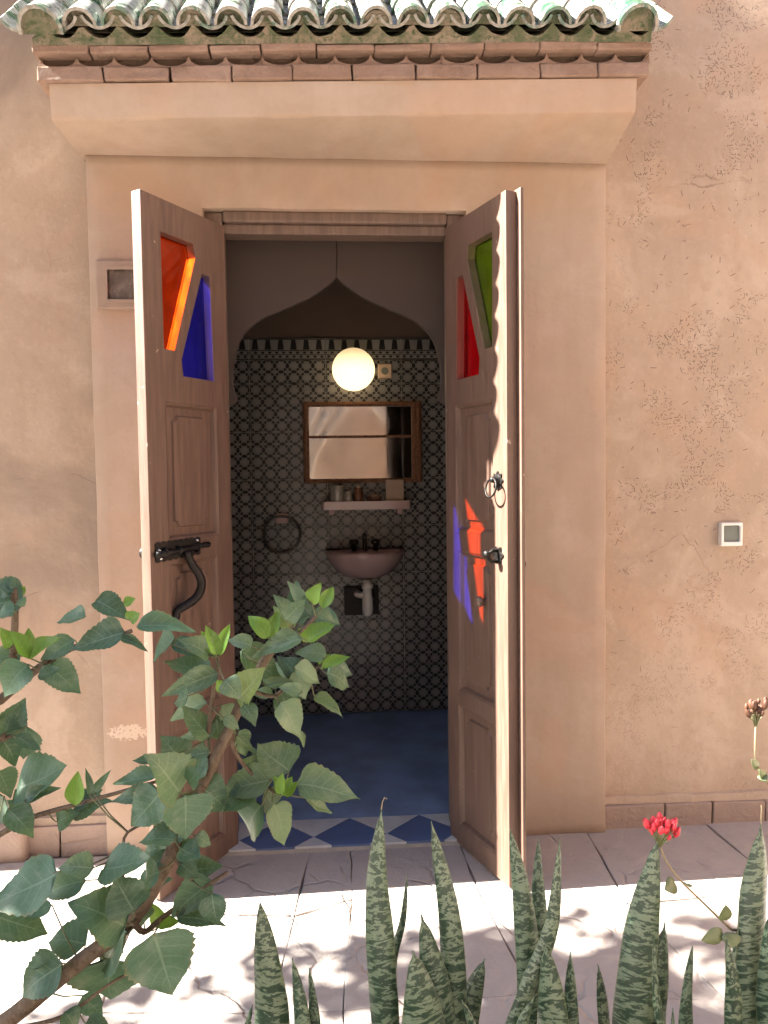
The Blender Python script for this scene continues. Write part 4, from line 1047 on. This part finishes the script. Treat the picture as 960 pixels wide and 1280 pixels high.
BLADES = [('A',[(-0.127,-1.33,0.0),(-0.127,-1.33,0.246),(-0.127,-1.33,0.382),(-0.139,-1.33,0.565)],0.0654),('A',[(-0.06,-1.36,0.0),(-0.065,-1.36,0.267),(-0.068,-1.36,0.371),(-0.081,-1.36,0.479)],0.0361),('A',[(-0.038,-1.34,0.0),(-0.042,-1.34,0.248),(-0.046,-1.34,0.354),(-0.052,-1.34,0.445)],0.0254),('A',[(-0.206,-1.3,0.0),(-0.186,-1.3,0.226),(-0.173,-1.3,0.302),(-0.16,-1.3,0.355)],0.0204),('B',[(0.091,-1.34,0.0),(0.086,-1.34,0.239),(0.077,-1.34,0.452),(0.072,-1.34,0.601),(0.082,-1.34,0.731)],0.0536),('B',[(0.088,-1.28,0.0),(0.098,-1.28,0.316),(0.104,-1.28,0.41),(0.124,-1.28,0.487),(0.133,-1.28,0.577)],0.0177),('B',[(0.164,-1.38,0.0),(0.157,-1.38,0.267),(0.151,-1.38,0.371),(0.132,-1.38,0.492)],0.0849),('B',[(0.227,-1.33,0.0),(0.209,-1.33,0.222),(0.186,-1.33,0.362),(0.153,-1.33,0.528)],0.0626),('B',[(0.214,-1.31,0.0),(0.215,-1.31,0.205),(0.217,-1.31,0.361),(0.208,-1.31,0.516),(0.176,-1.31,0.692)],0.0462),('B',[(0.199,-1.29,0.0),(0.222,-1.29,0.204),(0.246,-1.29,0.314),(0.279,-1.29,0.409)],0.0557),('B',[(0.276,-1.37,0.0),(0.253,-1.37,0.252),(0.236,-1.37,0.343),(0.221,-1.37,0.389)],0.0331),('C',[(0.368,-1.33,0.0),(0.364,-1.33,0.211),(0.355,-1.33,0.428),(0.341,-1.33,0.566),(0.319,-1.33,0.68)],0.0484),('C',[(0.4,-1.3,0.0),(0.397,-1.3,0.184),(0.388,-1.3,0.406),(0.381,-1.3,0.547),(0.381,-1.3,0.644)],0.0378),('C',[(0.256,-1.36,0.0),(0.299,-1.36,0.255),(0.344,-1.36,0.389),(0.389,-1.36,0.506),(0.404,-1.36,0.672)],0.0334),('C',[(0.388,-1.38,0.0),(0.385,-1.38,0.251),(0.383,-1.38,0.37),(0.371,-1.38,0.49)],0.0602),('C',[(0.269,-1.4,0.0),(0.304,-1.4,0.273),(0.326,-1.4,0.36),(0.345,-1.4,0.41)],0.0404),('D',[(0.435,-1.33,0.0),(0.434,-1.33,0.206),(0.433,-1.33,0.315),(0.433,-1.33,0.439)],0.0313),('D',[(0.522,-1.3,0.0),(0.517,-1.3,0.175),(0.51,-1.3,0.288),(0.496,-1.3,0.392)],0.0291),('E',[(0.527,-1.34,0.0),(0.538,-1.34,0.207),(0.553,-1.34,0.346),(0.574,-1.34,0.514),(0.595,-1.34,0.653)],0.0706),('E',[(0.605,-1.3,0.0),(0.609,-1.3,0.169),(0.615,-1.3,0.313),(0.628,-1.3,0.466)],0.0495),('E',[(0.638,-1.38,0.0),(0.609,-1.38,0.234),(0.579,-1.38,0.358),(0.57,-1.38,0.496)],0.0164),('E',[(0.702,-1.33,0.0),(0.68,-1.33,0.188),(0.658,-1.33,0.284),(0.668,-1.33,0.437)],0.0284),('E',[(0.636,-1.35,0.0),(0.628,-1.35,0.208),(0.623,-1.35,0.271),(0.621,-1.35,0.333)],0.014),('G',[(0.8,-1.33,0.0),(0.798,-1.33,0.18),(0.794,-1.33,0.338),(0.798,-1.33,0.48),(0.8,-1.33,0.666)],0.0825),('G',[(0.774,-1.3,0.0),(0.777,-1.3,0.156),(0.782,-1.3,0.318),(0.792,-1.3,0.513)],0.0436),('G',[(0.732,-1.37,0.0),(0.731,-1.37,0.217),(0.729,-1.37,0.371),(0.711,-1.37,0.482)],0.0359),('G',[(0.823,-1.36,0.0),(0.817,-1.36,0.203),(0.807,-1.36,0.39),(0.801,-1.36,0.513)],0.0556)]
FLOWER_STEMS = [[(0.88,-1.3,0.157,0.0028),(0.783,-1.307,0.419,0.0026),(0.75,-1.313,0.456,0.0025),(0.696,-1.32,0.511,0.0023),(0.645,-1.327,0.564,0.0021),(0.614,-1.333,0.607,0.002),(0.598,-1.34,0.647,0.0018)],[(0.894,-1.34,0.189,0.0028),(0.85,-1.336,0.636,0.0026),(0.815,-1.332,0.74,0.0023),(0.792,-1.328,0.781,0.0021),(0.791,-1.324,0.825,0.0018),(0.795,-1.32,0.858,0.0016)]]
FLOWER_LEAVES = [[(0.633,-1.33,0.562,0.609,-1.345,0.557,0.0313),(0.656,-1.33,0.559,0.655,-1.345,0.561,0.0171),(0.73,-1.33,0.483,0.726,-1.345,0.52,0.0256),(0.727,-1.33,0.46,0.68,-1.345,0.455,0.0284),(0.741,-1.33,0.459,0.739,-1.345,0.438,0.037)],[(0.793,-1.33,0.774,0.773,-1.345,0.796,0.0171),(0.798,-1.33,0.761,0.801,-1.345,0.755,0.0199),(0.809,-1.33,0.75,0.788,-1.345,0.777,0.0171)]]

# ================================================================== PLANTS
def leaf_mesh(name, kind, seed):
    rnd = random.Random(seed); rnd_a, rnd_b, rnd_c = rnd.random(), rnd.random(), rnd.random(); bm = bmesh.new(); uvl = bm.loops.layers.uv.new('UVMap'); n = 20 if kind == 0 else 9; rows = []
    for i in range(n+1):
        t = i/n
        if kind == 0: hw = .5*(math.sin(math.pi*min(1, t)**.58)**.8)*(1-.1*t)*(1-.45*max(0, t-.72)/.28) + (.012 if i < n else 0)
        else: hw = .5*math.sin(math.pi*t**.8)**.9
        tooth = (.034 if i % 2 else -.016)*(1 if kind == 0 and t > .22 else .2)*math.sin(math.pi*t)
        z = -(.05+.3*rnd_a)*t*t + .06*math.sin(t*4+seed); row = []
        for s in (-1, -.55, 0, .55, 1):
            x = s*hw*(1 if abs(s) < 1 else 1+tooth*2)
            zz = z + ((.02+.5*rnd_b) if kind == 0 else .5)*abs(x)**1.2 + (rnd_c-.5)*.25*x*t + .035*math.sin(t*11+seed*2+s*2)*abs(s)
            row.append((bm.verts.new((x, t+(.03*abs(s) if kind == 0 and abs(s) == 1 else 0)*(1 if t < .1 else 1)*(1-t), zz)), (.5+.5*s, t)))
        rows.append(row)
    for a, b in zip(rows, rows[1:]):
        for k in range(4):
            q = (a[k], a[k+1], b[k+1], b[k]); f = bm.faces.new([v for v, _ in q])
            for lp, (_, uv) in zip(f.loops, q): lp[uvl].uv = uv
    me = bpy.data.meshes.new(name); bm.to_mesh(me); bm.free(); me.shade_smooth(); return me
KM = {0: 'leaf', 1: 'leafy', 2: 'leafp', 3: 'leafl'}
LM = {}
for k in range(4):
    LM[k] = []
    for s in range(7):
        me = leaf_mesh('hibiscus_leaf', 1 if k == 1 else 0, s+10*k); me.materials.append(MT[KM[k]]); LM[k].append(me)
CAMP = Vector((0, -2.66, 1.3314))
shrubs = [empty('hibiscus_shrub', (-1.0, -1.3, 0), 'broad-leaved green shrub at the left edge with tips reaching before the wall', 'shrub', None),
          empty('hibiscus_shrub', (-.86, -1.38, 0), 'broad-leaved green shrub leaning across the open door and bathroom view', 'shrub', None)]
for s in shrubs: pass
def under(o, s):
    o.parent = shrubs[s]; o.matrix_parent_inverse = Matrix.Translation(shrubs[s].location).inverted(); return o
segs = {0: [], 1: []}
roots = {0: (-1.0, -1.3, 0), 1: (-.86, -1.38, 0)}
for bi, (s, pts) in enumerate(BRANCHES):
    P = [Vector(p[:3]) for p in pts]; rs = [p[3] for p in pts]
    if bi in (0, 9): P = [Vector(roots[s]), (Vector(roots[s])+P[0])*.5+Vector((-.03, 0, 0))] + P; rs = [rs[0]*1.25, rs[0]*1.12] + rs
    if s == 0 and bi in (10, 12): P = [Vector((-.98, -1.3, .35))] + P; rs = [rs[0]] + rs
    sp = smooth_path(P, 4); rr_ = []
    for i in range(len(P)-1): rr_ += [rs[i]+(rs[i+1]-rs[i])*j/4 for j in range(4)]
    rr_.append(rs[-1]); rr_ = [r*(1+.10*noise.noise((i*.9, bi, 0))) for i, r in enumerate(rr_)]
    bm = bmesh.new(); tube(bm, sp, rr_, 9); under(mk('trunk' if bi in (0, 9) else 'branch', bm, 'bark', None, smooth=True), s)
    segs[s] += [(sp[i], sp[i+1]) for i in range(len(sp)-1)]
def nearest(s, p):
    best = None
    for a, b in segs[s]:
        d = b-a; t = max(0, min(1, (p-a).dot(d)/max(1e-9, d.length_squared))); q = a+d*t
        if best is None or (q-p).length < (best-p).length: best = q
    return best
def add_leaf(s, kind, B, T, w, rnd):
    T = B+(T-B)*1.04; w *= 1.0; y = T-B; L = y.length
    if L < 1e-4: return
    y.normalize(); tc = (CAMP-B).normalized()
    nrm = tc*.75 + Vector((0, 0, .55)) + Vector((rnd.uniform(-.35, .35), rnd.uniform(-.2, .2), rnd.uniform(-.25, .25)))
    nrm = (nrm - y*nrm.dot(y)).normalized(); x = y.cross(nrm)
    me = rnd.choice(LM[kind]); o = bpy.data.objects.new('leaf', me); col.objects.link(o); under(o, s)
    Wd = w*1.12/max(.55, abs(nrm.dot(tc)))
    Mx = Matrix((x*Wd, y*L, nrm*(.5*(Wd+L)))).transposed().to_4x4(); Mx.translation = B
    o.matrix_basis = Mx
    q = nearest(s, B); dist = (q-B).length
    if .004 < dist < .13:
        mid = (q+B)*.5 + Vector((0, 0, -.06*dist)); bm = bmesh.new(); tube(bm, [q, mid, B, B+y*L*.06], [.0017, .0014, .0012, .0008], 5)
        st_ = mk('leaf_stalk', bm, 'stalk', None, smooth=True); under(st_, s)
rl_ = random.Random(5)
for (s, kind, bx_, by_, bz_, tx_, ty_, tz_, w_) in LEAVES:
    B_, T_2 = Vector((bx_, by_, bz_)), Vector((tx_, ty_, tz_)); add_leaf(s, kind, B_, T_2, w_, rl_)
    if kind in (0, 2) and rl_.random() < .28:      # a second leaf further back on the same node
        q_ = nearest(s, B_); dv = (T_2-B_); dv = Matrix.Rotation(rl_.uniform(-1.3, 1.3), 3, 'Y') @ dv; L_ = rl_.uniform(.05, .085)
        B2 = B_.lerp(q_, .5)+Vector((0, rl_.uniform(.02, .06), 0)); add_leaf(s, 0 if rl_.random() < .7 else kind, B2, B2+dv.normalized()*L_+Vector((0, rl_.uniform(0, .03), 0)), L_*rl_.uniform(.45, .75), rl_)

# ---- snake plants
clump_lab = {'A': 'snake plant clump of three pointed blades beside the shrub', 'B': 'tall snake plant clump before the threshold, one blade ending in a thread', 'C': 'snake plant clump with crossing blades before the door with green glass',
             'D': 'pair of short slim snake plant blades', 'E': 'snake plant clump whose broad blade rises to the red buds', 'G': 'pale snake plant clump beside the budding stems'}
clumps = {}
for gi, (g, pts, wd) in enumerate(BLADES):
    if g not in clumps: clumps[g] = empty('snake_plant', (pts[0][0], pts[0][1], 0), clump_lab[g], 'plant', 'snake plants in the bed')
    rnd = random.Random(gi*3+1); sp = smooth_path(pts, 7); n = len(sp)-1
    L = sum((sp[i+1]-sp[i]).length for i in range(n)); bm = bmesh.new(); uvl = bm.loops.layers.uv.new('UVMap'); rows = []; acc = 0
    rot0 = rnd.uniform(-.35, .35); tw = rnd.uniform(-.5, .5)
    for i, p in enumerate(sp):
        if i: acc += (p-sp[i-1]).length
        t = acc/L; d = (sp[min(i+1, n)]-sp[max(i-1, 0)]).normalized()
        prof = min(1, .62+.75*t) if t < .5 else (max(0, 1-((t-.5)/.5)**2.3))**.85
        if t > .97: prof *= .5
        prof *= 1+.05*noise.noise((t*8, gi, 0)); hw = wd*.5*max(.012, prof)
        side = (Matrix.Rotation(rot0+tw*(t-.5), 3, 'Z') @ Vector((1, 0, 0))); side = (side-d*side.dot(d)).normalized(); nr = side.cross(d); row = []
        for s in (-1, -.5, 0, .5, 1):
            wav = .12*hw*math.sin(t*17+gi+s)*abs(s)
            row.append((bm.verts.new(p + side*s*hw + nr*(-.42*hw*abs(s)**1.5 + wav)), (.5+.5*s, acc)))
        rows.append(row)
    for a, b in zip(rows, rows[1:]):
        for k in range(4):
            q = (a[k], a[k+1], b[k+1], b[k]); f = bm.faces.new([v for v, _ in q])
            for lp, (_, uv) in zip(f.loops, q): lp[uvl].uv = uv
    o = mk('blade', bm, 'blade', None, smooth=True); sd = o.modifiers.new('thick', 'SOLIDIFY'); sd.thickness = .0028; sd.offset = 0
    o.parent = clumps[g]; o.matrix_parent_inverse = Matrix.Translation(clumps[g].location).inverted()
    if gi in (4, 23):
        tp_ = sp[-1]; bm = bmesh.new(); tube(bm, [tp_, tp_+Vector((.002, 0, .014)), tp_+Vector((.006, 0, .022)), tp_+Vector((.011, 0, .019))] if gi == 4 else [tp_, tp_+Vector((.001, 0, .02)), tp_+Vector((.001, 0, .036))], [.0014, .001, .0008, .0006][:4 if gi == 4 else 3], 5)
        th_ = mk('thread_tip', bm, 'fstem', None); th_.parent = clumps[g]; th_.matrix_parent_inverse = Matrix.Translation(clumps[g].location).inverted()

# ---- budding flower stems
def flower(idx, mat, label, spread, count, seed):
    pts = FLOWER_STEMS[idx]; rnd = random.Random(seed); P = [Vector(p[:3]) for p in pts]; base = Vector((P[0].x+.03, P[0].y, 0)); root = empty('flower_stem', base, label, 'flower')
    def u_(o): o.parent = root; o.matrix_parent_inverse = Matrix.Translation(base).inverted(); return o
    sp = smooth_path([base]+P, 5); bm = bmesh.new(); tube(bm, sp, [.0032-.0016*i/len(sp) for i in range(len(sp))], 7); u_(mk('stem', bm, 'fstem', None, smooth=True))
    tip = P[-1]; up1 = (P[-1]-P[-2]).normalized(); up1 = (up1+Vector((0, 0, 1.2))).normalized()
    bm0 = bmesh.new(); lathe(bm0, [(0, -.004), (.0022, -.003), (.0042, .001), (.0044, .005), (.003, .009), (.0012, .0115), (0, .012)], 10); bud = mk('bud', bm0, mat, None, smooth=True)
    for i in range(count):
        a = rnd.uniform(0, 6.28); r = spread*math.sqrt(rnd.random()); q = tip + Vector((r*math.cos(a)*1.25, r*math.sin(a)*.8, .012+.020*rnd.random()+.012*(1-r/spread)))
        mid = tip.lerp(q, .45)+Vector((0, 0, -.003)); bm = bmesh.new(); tube(bm, [tip-up1*.012, mid, q-Vector((0, 0, .004))], [.0013, .001, .0008], 5); pd = u_(mk('bud_stalk', bm, 'calyx', None, smooth=True))
        o = bud if i == 0 else inst(bud, None)
        dr_ = (q-tip).normalized()*.6+Vector((rnd.uniform(-.3, .3), rnd.uniform(-.3, .3), .8)); s_ = rnd.uniform(.8, 1.35)
        u_(o); o.matrix_basis = Matrix.Translation(q) @ dr_.to_track_quat('Z', 'Y').to_matrix().to_4x4() @ Matrix.Diagonal((s_, s_, s_*rnd.uniform(.8, 1.2), 1))
    for (a, b, c, d, e, f, w_) in FLOWER_LEAVES[idx]:
        B, T = Vector((a, b, c)), Vector((d, e, f)); bm = bmesh.new(); y = (T-B); x = y.cross(Vector((0, -1, .3))).normalized(); z = x.cross(y).normalized(); g = []
        for i in range(7):
            t = i/6; hw = w_*.5*math.sin(math.pi*(.06+.94*t)**.8)**.8 if i < 6 else .0005
            g.append([bm.verts.new(B+y*t+x*s*hw+z*(.25*hw*abs(s)-.05*w_*t)) for s in (-1, 0, 1)])
        for p, q in zip(g, g[1:]):
            for k in range(2): bm.faces.new((p[k], p[k+1], q[k+1], q[k]))
        lo_ = mk('leaf', bm, 'fleaf', None, smooth=True); lo_.modifiers.new('thick', 'SOLIDIFY').thickness = .0012; u_(lo_)
flower(0, 'petal', 'flower stem with a cluster of red buds leaning over the snake plants', .026, 34, 3)
flower(1, 'budbrown', 'upright flower stem with brownish unopened buds before the plaster wall', .015, 22, 4)

# ---- courtyard tree beyond the left edge: its crown dapples the bed and the paving
def tree(name, label, base, cen, rad, n, seed, cut=.32):
    rnd = random.Random(seed); root = empty(name, base, label, 'tree'); bx0 = Vector(base)
    bm = bmesh.new(); tube(bm, smooth_path([bx0, bx0+Vector((.05, .03, 1.0)), Vector(cen)+Vector((0, 0, -.3))], 5), [.07-.004*i for i in range(11)], 10)
    for k in range(7):
        a = rnd.uniform(0, 6.28); tube(bm, smooth_path([Vector(cen)+Vector((0, 0, -.5+.05*k)), Vector(cen)+Vector((rad[0]*.4*math.cos(a), rad[1]*.4*math.sin(a), 0)), Vector(cen)+Vector((rad[0]*.85*math.cos(a), rad[1]*.85*math.sin(a), rad[2]*rnd.uniform(-.3, .7)))], 4), [.028-.0026*i for i in range(9)], 7)
    o = mk('trunk', bm, 'bark', None, smooth=True); o.parent = root; o.matrix_parent_inverse = Matrix.Translation(bx0).inverted()
    bm = bmesh.new(); c = 0
    while c < n:
        p = Vector((rnd.uniform(-1, 1), rnd.uniform(-1, 1), rnd.uniform(-1, 1)))
        if p.length > 1 or noise.noise(p*2.3+Vector((seed, 0, 0)))+.25 < cut: continue
        q = Vector(cen)+Vector((p.x*rad[0], p.y*rad[1], p.z*rad[2])); L = rnd.uniform(.07, .12)
        ax = Vector((rnd.gauss(0, 1), rnd.gauss(0, 1), rnd.gauss(0, .6))).normalized(); sd_ = ax.cross(Vector((rnd.gauss(0, .5), rnd.gauss(0, .5), 1))).normalized(); nn = ax.cross(sd_)*.2
        vs4 = [bm.verts.new(q), bm.verts.new(q+(ax*.45+sd_*.32+nn)*L), bm.verts.new(q+ax*L), bm.verts.new(q+(ax*.45-sd_*.32+nn)*L)]; bm.faces.new(vs4); c += 1
    o = mk('crown', bm, 'treeleaf', None, recalc=False); o['kind'] = 'stuff'; o.parent = root; o.matrix_parent_inverse = Matrix.Translation(bx0).inverted()
tree('courtyard_tree', 'leafy courtyard tree whose crown dapples the planting bed', (-3.3, -1.55, 0), (-3.2, -1.45, 3.25), (1.0, .85, 1.15), 5200, 9, .26)
